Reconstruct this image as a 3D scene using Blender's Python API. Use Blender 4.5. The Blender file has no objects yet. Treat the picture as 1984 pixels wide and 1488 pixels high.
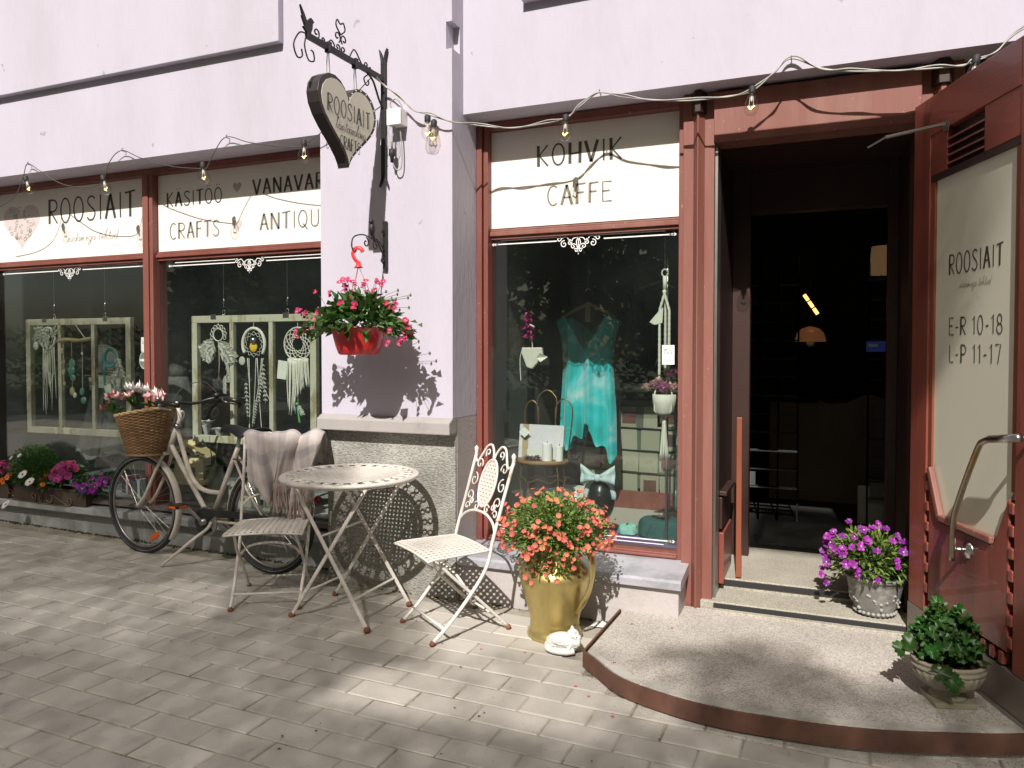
import bpy, bmesh, math, random
from math import sin, cos, pi, radians, sqrt, atan2
from mathutils import Vector, Matrix
S = bpy.context.scene
COL = S.collection
rnd = random.Random(11)
U = rnd.uniform
# ------------------------------------------------------------------ camera, sky, sun, exposure
cam = bpy.data.cameras.new('camera'); camo = bpy.data.objects.new('camera', cam); COL.objects.link(camo)
camo.location = (0, -3.88, 1.43); camo.rotation_euler = (radians(88.5), 0, radians(22.6))
cam.sensor_width = 36; cam.lens = 26.49; cam.shift_y = -.0135; cam.clip_start = .05; cam.clip_end = 600
S.camera = camo
W = bpy.data.worlds.new('World'); S.world = W; W.use_nodes = True
wn = W.node_tree.nodes; sky = wn.new('ShaderNodeTexSky'); sky.sky_type = 'NISHITA'; sky.sun_disc = False
sky.sun_elevation = radians(43.2); sky.sun_rotation = radians(172.6); sky.dust_density = 3; sky.air_density = .6; sky.ozone_density = .3
wt = wn.new('ShaderNodeMix'); wt.data_type = 'RGBA'; wt.blend_type = 'MULTIPLY'; wt.inputs[0].default_value = 1; wt.inputs[7].default_value = (1.06, 1.0, .76, 1)   # haze-warmed sky
W.node_tree.links.new(sky.outputs[0], wt.inputs[6]); W.node_tree.links.new(wt.outputs[2], wn['Background'].inputs[0]); wn['Background'].inputs[1].default_value = .058
LX = .13
LD = Vector((-LX, 1, -.95)).normalized()
sl = bpy.data.lights.new('sun', 'SUN'); so = bpy.data.objects.new('sun', sl); COL.objects.link(so)
sl.energy = 5.0; sl.angle = radians(.53); sl.color = (1, .955, .89)
so.rotation_euler = LD.to_track_quat('-Z', 'Y').to_euler(); so.location = (2, -12, 12)
vs = S.view_settings; vs.view_transform = 'Standard'; vs.look = 'None'; vs.gamma = 1; vs.use_curve_mapping = False; vs.exposure = 0.36

# ------------------------------------------------------------------ mesh helpers
class MB:
    def __init__(s): s.v = []; s.f = []; s.m = []; s.cur = 0
    def add(s, vs, fs):
        o = len(s.v); s.v += [tuple(v) for v in vs]
        for f in fs: s.f.append(tuple(i + o for i in f)); s.m.append(s.cur)
        return s
    def box(s, x0, x1, y0, y1, z0, z1):
        return s.add([(x0,y0,z0),(x1,y0,z0),(x1,y1,z0),(x0,y1,z0),(x0,y0,z1),(x1,y0,z1),(x1,y1,z1),(x0,y1,z1)],
                     [(0,3,2,1),(4,5,6,7),(0,1,5,4),(1,2,6,5),(2,3,7,6),(3,0,4,7)])
    def bar(s, p, q, w, h, up=(0,0,1)):
        p, q = Vector(p), Vector(q); d = (q - p).normalized(); up = Vector(up)
        if abs(d.dot(up)) > .98: up = Vector((0, 1, 0))
        a = d.cross(up).normalized(); b = a.cross(d); a *= w / 2; b *= h / 2
        return s.add([p-a-b, p+a-b, p+a+b, p-a+b, q-a-b, q+a-b, q+a+b, q-a+b],
                     [(3,2,1,0),(4,5,6,7),(0,1,5,4),(1,2,6,5),(2,3,7,6),(3,0,4,7)])
    def tube(s, pts, r, n=8, closed=False, flat=1.0):
        P = [Vector(p) for p in pts]; k = len(P)
        if k < 2: return s
        T = []
        for i in range(k):
            a = P[(i-1) % k] if (closed or i > 0) else P[0]; b = P[(i+1) % k] if (closed or i < k-1) else P[-1]
            t = b - a; T.append(t.normalized() if t.length > 1e-9 else Vector((0,0,1)))
        u = Vector((0,0,1)) if abs(T[0].z) < .9 else Vector((1,0,0))
        u = (u - T[0]*u.dot(T[0])).normalized(); vs = []
        for i in range(k):
            u = u - T[i]*u.dot(T[i])
            u = u.normalized() if u.length > 1e-6 else T[i].orthogonal().normalized()
            w = T[i].cross(u); rr = r[i] if isinstance(r, (list, tuple)) else r
            for j in range(n):
                a = 2*pi*j/n; vs.append(P[i] + (u*cos(a) + w*sin(a)*flat)*rr)
        fs = []
        for i in range(k if closed else k-1):
            for j in range(n):
                i2 = (i+1) % k; fs.append((i*n+j, i*n+(j+1) % n, i2*n+(j+1) % n, i2*n+j))
        if not closed: fs += [tuple(range(n-1, -1, -1)), tuple((k-1)*n+j for j in range(n))]
        return s.add(vs, fs)
    def lathe(s, prof, n=24, c=(0,0,0), sx=1, sy=1, flute=0, nf=12):
        vs = []; k = len(prof)
        for (r, z) in prof:
            for j in range(n):
                a = 2*pi*j/n; q = r*(1 + flute*cos(nf*a)); vs.append((c[0]+q*sx*cos(a), c[1]+q*sy*sin(a), c[2]+z))
        fs = [(i*n+j, i*n+(j+1) % n, (i+1)*n+(j+1) % n, (i+1)*n+j) for i in range(k-1) for j in range(n)]
        if prof[0][0] > 1e-5: fs.append(tuple(range(n-1, -1, -1)))
        if prof[-1][0] > 1e-5: fs.append(tuple((k-1)*n+j for j in range(n)))
        return s.add(vs, fs)
    def ball(s, c, rx, ry=None, rz=None, n=12, m=8):
        ry = ry or rx; rz = rz or rx; vs = []
        for i in range(m+1):
            t = pi*i/m
            for j in range(n): a = 2*pi*j/n; vs.append((c[0]+rx*sin(t)*cos(a), c[1]+ry*sin(t)*sin(a), c[2]-rz*cos(t)))
        return s.add(vs, [(i*n+j, i*n+(j+1) % n, (i+1)*n+(j+1) % n, (i+1)*n+j) for i in range(m) for j in range(n)])
    def prism(s, poly, d0, d1, mp=None):
        mp = mp or (lambda u, v, d: (u, d, v)); k = len(poly)
        vs = [mp(u, v, d0) for u, v in poly] + [mp(u, v, d1) for u, v in poly]
        return s.add(vs, [tuple(range(k)), tuple(range(2*k-1, k-1, -1))] + [((i+1) % k, i, k+i, k+(i+1) % k) for i in range(k)])
    def sheet(s, nu, nv, fn):
        vs = [fn(i/nu, j/nv) for j in range(nv+1) for i in range(nu+1)]
        return s.add(vs, [(j*(nu+1)+i, j*(nu+1)+i+1, (j+1)*(nu+1)+i+1, (j+1)*(nu+1)+i) for j in range(nv) for i in range(nu)])
    def ribbon(s, pts, w, mp):
        k = len(pts); L = []; R = []
        for i in range(k):
            a = pts[max(i-1, 0)]; b = pts[min(i+1, k-1)]; dx, dy = b[0]-a[0], b[1]-a[1]; l = sqrt(dx*dx+dy*dy) or 1
            ww = (w[i] if isinstance(w, (list, tuple)) else w)/2; nx, ny = -dy/l*ww, dx/l*ww
            L.append(mp(pts[i][0]+nx, pts[i][1]+ny)); R.append(mp(pts[i][0]-nx, pts[i][1]-ny))
        return s.add(L + R, [(k+i, k+i+1, i+1, i) for i in range(k-1)])
    def leaf(s, c, d, up, l, w, fold=.25):
        c, d, up = Vector(c), Vector(d).normalized(), Vector(up)
        a = d.cross(up); a = a.normalized() if a.length > 1e-5 else d.orthogonal().normalized(); n = a.cross(d)
        return s.add([c, c+d*l*.45+a*w/2+n*w*fold, c+d*l-n*w*fold, c+d*l*.45-a*w/2+n*w*fold], [(0,1,2),(0,2,3)])
    def mesh(s, name, mats, smooth=False):
        me = bpy.data.meshes.new(name); me.from_pydata(s.v, [], s.f); me.update()
        for m in (mats if isinstance(mats, (list, tuple)) else [mats]): me.materials.append(m)
        if s.cur or any(s.m): me.polygons.foreach_set('material_index', s.m)
        if smooth: me.polygons.foreach_set('use_smooth', [True]*len(me.polygons))
        return me
    def build(s, name, mats, parent=None, smooth=False, bevel=0, loc=None, rot=None, solid=0, seg=2, sub=0):
        o = bpy.data.objects.new(name, s.mesh(name, mats, smooth or sub > 0)); COL.objects.link(o); o.parent = parent
        if loc: o.location = loc
        if rot: o.rotation_euler = rot
        if solid: m = o.modifiers.new('thickness', 'SOLIDIFY'); m.thickness = solid; m.offset = 0
        if sub: m = o.modifiers.new('smooth', 'SUBSURF'); m.levels = sub; m.render_levels = sub
        if bevel:
            m = o.modifiers.new('bevel', 'BEVEL'); m.width = bevel; m.segments = seg; m.limit_method = 'ANGLE'; m.angle_limit = radians(40)
        return o
def tag(o, label=None, cat=None, group=None, kind=None):
    for k, v in (('label', label), ('category', cat), ('group', group), ('kind', kind)):
        if v: o[k] = v
    return o
def thing(name, label, cat, loc=(0,0,0), rz=0, group=None):
    o = bpy.data.objects.new(name, None); COL.objects.link(o); o.location = loc; o.rotation_euler = (0, 0, rz)
    o.empty_display_size = .05
    return tag(o, label, cat, group)
def empty_part(name, parent, loc=(0,0,0), rz=0):
    o = bpy.data.objects.new(name, None); COL.objects.link(o); o.parent = parent; o.location = loc; o.rotation_euler = (0, 0, rz); return o
def inst(me, name, parent, loc, rot=(0,0,0), sc=1):
    o = bpy.data.objects.new(name, me); COL.objects.link(o); o.parent = parent; o.location = loc; o.rotation_euler = rot
    o.scale = sc if isinstance(sc, (tuple, list)) else (sc, sc, sc); return o
def arc(cx, cy, rx, ry, a0, a1, n=10): return [(cx+rx*cos(radians(a0+(a1-a0)*i/n)), cy+ry*sin(radians(a0+(a1-a0)*i/n))) for i in range(n+1)]
def spiral(cx, cy, r0, r1, a0, a1, n=22): return [(cx+(r0+(r1-r0)*i/n)*cos(radians(a0+(a1-a0)*i/n)), cy+(r0+(r1-r0)*i/n)*sin(radians(a0+(a1-a0)*i/n))) for i in range(n+1)]
def smooth(pts, n=6):
    P = [Vector(p) for p in pts]; out = []
    for i in range(len(P)-1):
        a = P[max(i-1,0)]; b = P[i]; c = P[i+1]; d = P[min(i+2,len(P)-1)]
        for k in range(n):
            t = k/n; out.append(.5*((2*b)+(c-a)*t+(2*a-5*b+4*c-d)*t*t+(3*b-a-3*c+d)*t*t*t))
    return out + [P[-1]]
def facing(d):   # euler turning +Z to direction d, random spin
    return (Vector(d).to_track_quat('Z', 'Y') @ Matrix.Rotation(U(0, 6.28), 3, 'Z').to_quaternion()).to_euler()

# ------------------------------------------------------------------ materials
def nodes(name):
    m = bpy.data.materials.new(name); m.use_nodes = True; nt = m.node_tree; return m, nt, nt.nodes, nt.links, nt.nodes['Principled BSDF']
def M(name, col, rough=.6, metal=0, var=.12, vs=6., bump=0, bs=90., col2=None, mixs=2.5, lo=.45, hi=.62, stretch=(1,1,1), spec=.5, coat=0, trans=0, isl=0, objr=0, emit=None, island_hue=None, dist=.004, chip=None):
    m, nt, n, l, b = nodes(name)
    tc = n.new('ShaderNodeTexCoord'); mp = n.new('ShaderNodeMapping'); mp.inputs['Scale'].default_value = stretch; l.new(tc.outputs['Object'], mp.inputs[0])
    nz = n.new('ShaderNodeTexNoise'); nz.inputs['Scale'].default_value = vs; nz.inputs['Detail'].default_value = 6; nz.inputs['Roughness'].default_value = .65; l.new(mp.outputs[0], nz.inputs[0])
    c = n.new('ShaderNodeMix'); c.data_type = 'RGBA'; c.inputs[6].default_value = (*[x*(1-var) for x in col], 1); c.inputs[7].default_value = (*[min(x*(1+var), .95) for x in col], 1)
    l.new(nz.outputs['Fac'], c.inputs[0]); out = c.outputs[2]
    if col2:
        n2 = n.new('ShaderNodeTexNoise'); n2.inputs['Scale'].default_value = mixs; n2.inputs['Detail'].default_value = 8; n2.inputs['Roughness'].default_value = .7; l.new(mp.outputs[0], n2.inputs[0])
        mr = n.new('ShaderNodeMapRange'); mr.inputs[1].default_value = lo; mr.inputs[2].default_value = hi; l.new(n2.outputs['Fac'], mr.inputs[0])
        x = n.new('ShaderNodeMix'); x.data_type = 'RGBA'; l.new(mr.outputs[0], x.inputs[0]); l.new(out, x.inputs[6]); x.inputs[7].default_value = (*col2, 1); out = x.outputs[2]
    if chip:   # small flakes, chips and spots
        n3 = n.new('ShaderNodeTexNoise'); n3.inputs['Scale'].default_value = chip[1]; n3.inputs['Detail'].default_value = 3; l.new(tc.outputs['Object'], n3.inputs[0])
        mr = n.new('ShaderNodeMapRange'); mr.inputs[1].default_value = chip[2]; mr.inputs[2].default_value = chip[2]+.03; mr.inputs[4].default_value = .8; l.new(n3.outputs['Fac'], mr.inputs[0])
        x = n.new('ShaderNodeMix'); x.data_type = 'RGBA'; l.new(mr.outputs[0], x.inputs[0]); l.new(out, x.inputs[6]); x.inputs[7].default_value = (*chip[0], 1); out = x.outputs[2]
    if isl or objr:
        if isl: g = n.new('ShaderNodeNewGeometry'); ro = g.outputs['Random Per Island']; amt = isl
        else: g = n.new('ShaderNodeObjectInfo'); ro = g.outputs['Random']; amt = objr
        mr = n.new('ShaderNodeMapRange'); mr.inputs[3].default_value = 1-amt; mr.inputs[4].default_value = 1+amt; l.new(ro, mr.inputs[0])
        hs = n.new('ShaderNodeHueSaturation'); l.new(mr.outputs[0], hs.inputs['Value']); l.new(out, hs.inputs['Color'])
        if island_hue:
            m2 = n.new('ShaderNodeMapRange'); m2.inputs[3].default_value = .5-island_hue; m2.inputs[4].default_value = .5+island_hue; l.new(ro, m2.inputs[0]); l.new(m2.outputs[0], hs.inputs['Hue'])
        out = hs.outputs[0]
    l.new(out, b.inputs['Base Color']); b.inputs['Roughness'].default_value = rough; b.inputs['Metallic'].default_value = metal
    b.inputs['Specular IOR Level'].default_value = spec; b.inputs['Coat Weight'].default_value = coat
    if bump:
        nb = n.new('ShaderNodeTexNoise'); nb.inputs['Scale'].default_value = bs; nb.inputs['Detail'].default_value = 5; l.new(mp.outputs[0], nb.inputs[0])
        bp = n.new('ShaderNodeBump'); bp.inputs['Strength'].default_value = bump; bp.inputs['Distance'].default_value = dist; l.new(nb.outputs['Fac'], bp.inputs['Height']); l.new(bp.outputs[0], b.inputs['Normal'])
    if trans:
        t = n.new('ShaderNodeBsdfTranslucent'); l.new(out, t.inputs[0]); ms = n.new('ShaderNodeMixShader'); ms.inputs[0].default_value = trans
        l.new(b.outputs[0], ms.inputs[1]); l.new(t.outputs[0], ms.inputs[2]); l.new(ms.outputs[0], n['Material Output'].inputs[0])
    if emit: b.inputs['Emission Color'].default_value = (*emit[:3], 1); b.inputs['Emission Strength'].default_value = emit[3]
    return m
def glassmat(name, tint=(.97,.98,.97), ior=1.5, rough=.0, dust_haze=0):
    m, nt, n, l, b = nodes(name); n.remove(b)
    t = n.new('ShaderNodeBsdfTransparent'); t.inputs[0].default_value = (*tint, 1); g = n.new('ShaderNodeBsdfGlossy'); g.inputs['Roughness'].default_value = rough
    f = n.new('ShaderNodeFresnel'); ge = n.new('ShaderNodeNewGeometry'); mm = n.new('ShaderNodeMapRange'); mm.inputs[3].default_value = ior; mm.inputs[4].default_value = 1/ior; l.new(ge.outputs['Backfacing'], mm.inputs[0]); l.new(mm.outputs[0], f.inputs[0]); ms = n.new('ShaderNodeMixShader')
    l.new(f.outputs[0], ms.inputs[0]); l.new(t.outputs[0], ms.inputs[1]); l.new(g.outputs[0], ms.inputs[2]); 
    if dust_haze:   # thin dusty film, painted in as haze over the dark behind the pane
        df = n.new('ShaderNodeBsdfDiffuse'); df.inputs[0].default_value = (.50,.56,.53,1); tc = n.new('ShaderNodeTexCoord'); nz = n.new('ShaderNodeTexNoise'); nz.inputs['Scale'].default_value = 1.6; nz.inputs['Detail'].default_value = 5; l.new(tc.outputs['Object'], nz.inputs[0])
        mr = n.new('ShaderNodeMapRange'); mr.inputs[1].default_value = .3; mr.inputs[2].default_value = .7; mr.inputs[3].default_value = dust_haze*.4; mr.inputs[4].default_value = dust_haze*1.6; l.new(nz.outputs['Fac'], mr.inputs[0])
        m2 = n.new('ShaderNodeMixShader'); l.new(mr.outputs[0], m2.inputs[0]); l.new(ms.outputs[0], m2.inputs[1]); l.new(df.outputs[0], m2.inputs[2]); ms = m2
    l.new(ms.outputs[0], n['Material Output'].inputs[0]); return m
PLASTER = M('plaster', (.50,.463,.55), .85, var=.05, vs=3.5, bump=.4, bs=38, col2=(.44,.41,.475), mixs=1.6, lo=.44, hi=.74, stretch=(1,1,.3), dist=.006, chip=((.30,.28,.28), 9, .715))
PLASTERG = M('plaster_grey', (.44,.40,.395), .9, var=.1, vs=5, bump=.5, bs=60, col2=(.36,.33,.31), mixs=4, lo=.5, hi=.72)
LEDGE = M('ledge_render', (.34,.315,.31), .85, var=.1, vs=6, bump=.3, bs=50, col2=(.24,.225,.21), mixs=5, lo=.5, hi=.75)
ZINC = M('zinc', (.50,.50,.56), .42, .35, var=.12, vs=9, bump=.05, bs=30, col2=(.36,.36,.39), mixs=5)
SILLP = M('sill_paint', (.34,.36,.37), .55, var=.15, vs=7, bump=.15, bs=60, col2=(.24,.25,.25), mixs=4)
BASEP = M('base_render', (.30,.305,.31), .8, var=.12, vs=5, bump=.5, bs=45, col2=(.2,.195,.19), mixs=6, lo=.56, hi=.7)
REDW = M('red_wood', (.19,.055,.042), .5, chip=((.33,.22,.17), 55, .70), var=.25, vs=11, bump=.3, bs=70, col2=(.235,.095,.075), mixs=4, lo=.45, hi=.75, stretch=(1,1,.12))
REDF = M('faded_red_wood', (.205,.072,.055), .6, chip=((.36,.26,.2), 50, .69), var=.2, vs=11, bump=.3, bs=70, col2=(.27,.125,.10), mixs=3, lo=.45, hi=.7, stretch=(1,1,.1))
REDD = M('door_wood', (.26,.066,.046), .42, chip=((.30,.16,.11), 60, .70), var=.25, vs=10, bump=.25, bs=60, col2=(.11,.034,.026), mixs=3, lo=.45, hi=.65, stretch=(1,1,.12), coat=.25)
REDH = M('door_wood_across', (.26,.066,.046), .42, chip=((.30,.16,.11), 60, .70), var=.25, vs=10, bump=.25, bs=60, col2=(.11,.034,.026), mixs=3, lo=.45, hi=.65, stretch=(.12,1,1), coat=.25)
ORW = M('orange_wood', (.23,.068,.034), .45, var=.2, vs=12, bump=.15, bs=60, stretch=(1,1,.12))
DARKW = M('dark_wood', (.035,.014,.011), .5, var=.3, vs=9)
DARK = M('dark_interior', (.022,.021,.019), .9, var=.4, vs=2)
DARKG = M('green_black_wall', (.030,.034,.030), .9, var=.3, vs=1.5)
GREYW = M('partition_paint', (.15,.14,.125), .85, var=.12, vs=2)
SIGNW = M('sign_film', (.78,.74,.70), .35, var=.015, vs=2, spec=.4)
FILM = M('door_film', (.70,.68,.555), .22, var=.02, vs=1.5, spec=.5)
INK = M('lettering_black', (.06,.057,.048), .5, var=.1)
INKG = M('lettering_grey', (.20,.185,.15), .5, var=.1)
INKT = M('lettering_tan', (.33,.30,.20), .5, var=.1)
INKP = M('heart_print_pink', (.60,.52,.51), .5, var=.1)
INKM = M('heart_print_grey', (.40,.37,.36), .5, var=.1)
WHITED = M('decal_white', (.80,.78,.77), .5, var=.02)
IRON = M('black_iron', (.022,.021,.022), .5, .3, var=.3, vs=20, bump=.15)
SIGNRIM = M('sign_rim', (.035,.028,.028), .45, .2, var=.3, vs=9)
SIGNFACE = M('sign_face', (.68,.65,.53), .5, var=.03, vs=3)
STEEL = M('steel', (.52,.50,.48), .28, 1, var=.1, vs=12)
STEELD = M('dull_steel', (.36,.35,.34), .4, 1, var=.2, vs=12)
BRASSY = M('worn_brass_tube', (.40,.36,.28), .32, 1, var=.2, vs=14, col2=(.36,.25,.10), mixs=6, lo=.45, hi=.6)
CABLE = M('cable', (.07,.068,.064), .5, var=.2)
CABLEL = M('cable_clear', (.34,.33,.31), .35, var=.2)
GLASS = glassmat('window_glass', (.90,.94,.92), 1.72, 0, .009)
BULBG = glassmat('bulb_glass', (.97,.97,.96), 1.6)
PANE = glassmat('old_pane', (.95,.96,.96), 1.4)
FILA = M('filament', (.9,.6,.25), .5, emit=(1,.55,.16,5))
WPAINT = M('flaking_white_paint', (.50,.455,.36), .6, var=.12, vs=14, bump=.3, bs=50, col2=(.30,.235,.14), mixs=9, lo=.52, hi=.60, stretch=(1,1,.35))
CREAM = M('cream_metal', (.67,.63,.585), .5, .0, var=.08, vs=9, bump=.1, bs=80, col2=(.46,.36,.27), mixs=8, lo=.62, hi=.72)
RUST = M('rust', (.20,.075,.038), .8, var=.4, vs=30, bump=.3, bs=120)
RUSTP = M('rusty_plate', (.135,.060,.038), .75, var=.3, vs=7, bump=.3, bs=60, col2=(.06,.03,.025), mixs=3, lo=.42, hi=.68)
BIKEW = M('bike_paint', (.60,.54,.48), .35, var=.06, vs=7, coat=.3, col2=(.48,.42,.36), mixs=6, lo=.55, hi=.75)
BLACK = M('black_rubber', (.018,.018,.019), .65, var=.2)
BLKG = M('black_grip', (.015,.013,.014), .4, var=.2)
REFL = M('orange_reflector', (.75,.12,.015), .3, var=.1)
WICK = M('wicker', (.25,.145,.065), .6, var=.35, vs=22, isl=.25)
BRASS = M('brass', (.56,.455,.19), .36, .82, var=.18, vs=4, bump=.06, bs=14, col2=(.42,.30,.09), mixs=3.2, lo=.5, hi=.75, stretch=(1,1,.4))
PLASTW = M('white_plastic', (.78,.77,.76), .4, var=.02)
REDP = M('red_plastic', (.52,.02,.022), .3, var=.1, vs=5, coat=.2)
STONEW = M('painted_white_stone', (.60,.585,.57), .6, var=.03, bump=.3, bs=70)
SLATE = M('cement_pot', (.17,.165,.15), .75, var=.25, vs=14, bump=.5, bs=60, col2=(.30,.29,.27), mixs=9, lo=.5, hi=.62)
URN = M('cast_stone', (.31,.28,.215), .8, var=.15, vs=8, bump=.3, bs=60, col2=(.22,.22,.14), mixs=4, lo=.5, hi=.7)
PLANTW = M('planter_wood', (.06,.042,.032), .8, var=.3, vs=9, bump=.3, bs=50)
SOIL = M('soil', (.02,.014,.01), .95, var=.4, vs=40, bump=.5)
LEAFD = M('leaf_dark', (.05,.13,.03), .5, var=.2, isl=.4, trans=.3, island_hue=.02)
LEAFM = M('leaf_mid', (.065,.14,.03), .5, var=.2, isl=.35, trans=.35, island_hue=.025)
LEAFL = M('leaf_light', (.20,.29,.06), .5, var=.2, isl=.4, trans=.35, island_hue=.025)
LEAFP = M('leaf_park', (.075,.14,.025), .55, var=.3, vs=.5, isl=.6, trans=.5, island_hue=.03)
LEAFT = M('leaf_tree', (.05,.10,.022), .55, var=.2, isl=.35, trans=.25, island_hue=.02)
LEAFG = M('leaf_geranium', (.03,.10,.014), .45, var=.3, vs=30, objr=.35, trans=.3, island_hue=.02)
BARK = M('bark', (.09,.07,.05), .9, var=.3, vs=9, bump=.6, bs=20)
STEM = M('stem', (.10,.16,.05), .6, var=.2)
CORAL = M('coral_petal', (.66,.185,.125), .55, var=.1, objr=.15, trans=.3, island_hue=.015)
PINK = M('pink_petal', (.58,.055,.16), .55, var=.1, objr=.2, trans=.3, island_hue=.02)
VIOL = M('violet_petal', (.28,.02,.30), .5, var=.2, objr=.25, trans=.3, island_hue=.02)
PURP = M('purple_petal', (.10,.03,.26), .5, var=.2, objr=.25, trans=.3)
MAGE = M('magenta_petal', (.37,.035,.17), .5, var=.2, objr=.25, trans=.3, island_hue=.03)
ORAN = M('orange_petal', (.80,.15,.008), .5, var=.15, objr=.15, trans=.3)
WHIT = M('white_petal', (.80,.77,.76), .5, var=.05, trans=.3)
PALE = M('pale_pink_petal', (.70,.46,.46), .5, var=.1, objr=.2, trans=.3)
ROSE = M('rose_pink_petal', (.62,.17,.19), .5, var=.15, objr=.2, trans=.3)
LILA = M('peony_petal', (.68,.30,.52), .5, var=.15, trans=.3)
DARKRED = M('dark_red_petal', (.22,.008,.02), .5, var=.2)
EYE = M('flower_eye', (.72,.66,.62), .5, var=.1)
CEYE = M('coral_eye', (.60,.22,.08), .5, var=.1)
EYED = M('flower_dark_eye', (.03,.01,.05), .5, var=.1)
EYEY = M('flower_yellow_eye', (.75,.45,.03), .5, var=.1)
COTTON = M('cotton_cord', (.66,.62,.55), .85, var=.1, vs=30, isl=.1)
FEATH = M('feather', (.62,.60,.55), .8, var=.1, trans=.3, isl=.1)
TEALC = M('teal_yarn', (.03,.22,.23), .8, var=.2)
SEAG = M('sea_glass', (.09,.24,.19), .4, var=.2)
DRIFT = M('driftwood', (.40,.30,.18), .8, var=.25, vs=12, bump=.4, bs=40)
TAGC = M('paper_tag', (.66,.64,.58), .8, var=.04)
CARD = M('photo_card', (.30,.285,.215), .7, var=.1, vs=3, objr=.1)
PALEW = M('pale_birch', (.78,.62,.36), .6, var=.1, vs=10)
FABD = M('dark_green_felt', (.012,.075,.075), .9, var=.2, vs=20, bump=.2)
PURC = M('purple_cloth', (.16,.075,.26), .85, var=.1, vs=8)
NAVY = M('navy_cloth', (.012,.014,.045), .85, var=.3, vs=6)
LACE = M('lace_tulle', (.16,.16,.15), .9, var=.3, vs=9, trans=.3)
# turquoise silk dress: clouds of dark teal, turquoise and white
def silk():
    m, nt, n, l, b = nodes('turquoise_silk'); tc = n.new('ShaderNodeTexCoord'); nz = n.new('ShaderNodeTexNoise'); nz.inputs['Scale'].default_value = 3.0; nz.inputs['Detail'].default_value = 3; nz.inputs['Distortion'].default_value = .8
    l.new(tc.outputs['Object'], nz.inputs[0]); r = n.new('ShaderNodeValToRGB'); e = r.color_ramp.elements
    e[0].position = .3; e[0].color = (.02,.34,.34,1); e[1].position = .47; e[1].color = (.02,.42,.43,1)
    x = e.new(.54); x.color = (.03,.52,.57,1); x = e.new(.66); x.color = (.46,.64,.66,1)
    l.new(nz.outputs['Fac'], r.inputs[0]); l.new(r.outputs[0], b.inputs['Base Color']); b.inputs['Roughness'].default_value = .45; b.inputs['Sheen Weight'].default_value = .3; return m
SILK = silk()
def plaid():
    m, nt, n, l, b = nodes('plaid_wool'); tc = n.new('ShaderNodeTexCoord'); sp = n.new('ShaderNodeSeparateXYZ'); l.new(tc.outputs['UV'], sp.inputs[0]); prev = None
    base = n.new('ShaderNodeMix'); base.data_type = 'RGBA'; base.inputs[6].default_value = (.45,.40,.385,1); base.inputs[7].default_value = (.20,.185,.20,1)
    def band(ax, sc, lo):
        mu = n.new('ShaderNodeMath'); mu.operation = 'MULTIPLY'; mu.inputs[1].default_value = sc; l.new(sp.outputs[ax], mu.inputs[0])
        fr = n.new('ShaderNodeMath'); fr.operation = 'FRACT'; l.new(mu.outputs[0], fr.inputs[0]); gt = n.new('ShaderNodeMath'); gt.operation = 'GREATER_THAN'; gt.inputs[1].default_value = lo; l.new(fr.outputs[0], gt.inputs[0]); return gt
    a, c = band(0, 2.6, .66), band(1, 3.1, .72); ad = n.new('ShaderNodeMath'); ad.operation = 'ADD'; l.new(a.outputs[0], ad.inputs[0]); l.new(c.outputs[0], ad.inputs[1])
    mu = n.new('ShaderNodeMath'); mu.operation = 'MULTIPLY'; mu.inputs[1].default_value = .34; l.new(ad.outputs[0], mu.inputs[0]); l.new(mu.outputs[0], base.inputs[0]); l.new(base.outputs[2], b.inputs['Base Color'])
    nb = n.new('ShaderNodeTexNoise'); nb.inputs['Scale'].default_value = 220; bp = n.new('ShaderNodeBump'); bp.inputs['Strength'].default_value = .3; bp.inputs['Distance'].default_value = .003; l.new(tc.outputs['Object'], nb.inputs[0]); l.new(nb.outputs[0], bp.inputs['Height']); l.new(bp.outputs[0], b.inputs['Normal'])
    b.inputs['Roughness'].default_value = .95; b.inputs['Sheen Weight'].default_value = .3; return m
PLAID = plaid()
WOOLF = M('wool_fringe', (.45,.35,.32), .95, var=.1, isl=.15)
# combed stone of the plinth: fine level grooves
def combed():
    m, nt, n, l, b = nodes('combed_stone'); tc = n.new('ShaderNodeTexCoord'); nz = n.new('ShaderNodeTexNoise'); nz.inputs['Scale'].default_value = 3; nz.inputs['Detail'].default_value = 9; nz.inputs['Roughness'].default_value = .75; l.new(tc.outputs['Object'], nz.inputs[0])
    r = n.new('ShaderNodeValToRGB'); e = r.color_ramp.elements; e[0].position = .3; e[0].color = (.22,.215,.195,1); e[1].position = .7; e[1].color = (.41,.40,.365,1); l.new(nz.outputs['Fac'], r.inputs[0])
    mp = n.new('ShaderNodeMapping'); mp.inputs['Scale'].default_value = (55,55,150); l.new(tc.outputs['Object'], mp.inputs[0]); n2 = n.new('ShaderNodeTexNoise'); n2.inputs['Scale'].default_value = 1; n2.inputs['Detail'].default_value = 4; l.new(mp.outputs[0], n2.inputs[0])
    mr = n.new('ShaderNodeMapRange'); mr.inputs[1].default_value = .38; mr.inputs[2].default_value = .55; mr.inputs[3].default_value = .6; mr.inputs[4].default_value = 1.08; l.new(n2.outputs['Fac'], mr.inputs[0])
    x = n.new('ShaderNodeMix'); x.data_type = 'RGBA'; x.blend_type = 'MULTIPLY'; x.inputs[0].default_value = 1; l.new(r.outputs[0], x.inputs[6]); l.new(mr.outputs[0], x.inputs[7]); l.new(x.outputs[2], b.inputs['Base Color'])
    bp = n.new('ShaderNodeBump'); bp.inputs['Strength'].default_value = .9; bp.inputs['Distance'].default_value = .008; l.new(n2.outputs['Fac'], bp.inputs['Height']); l.new(bp.outputs[0], b.inputs['Normal']); b.inputs['Roughness'].default_value = .9; return m
COMBED = combed()
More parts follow.
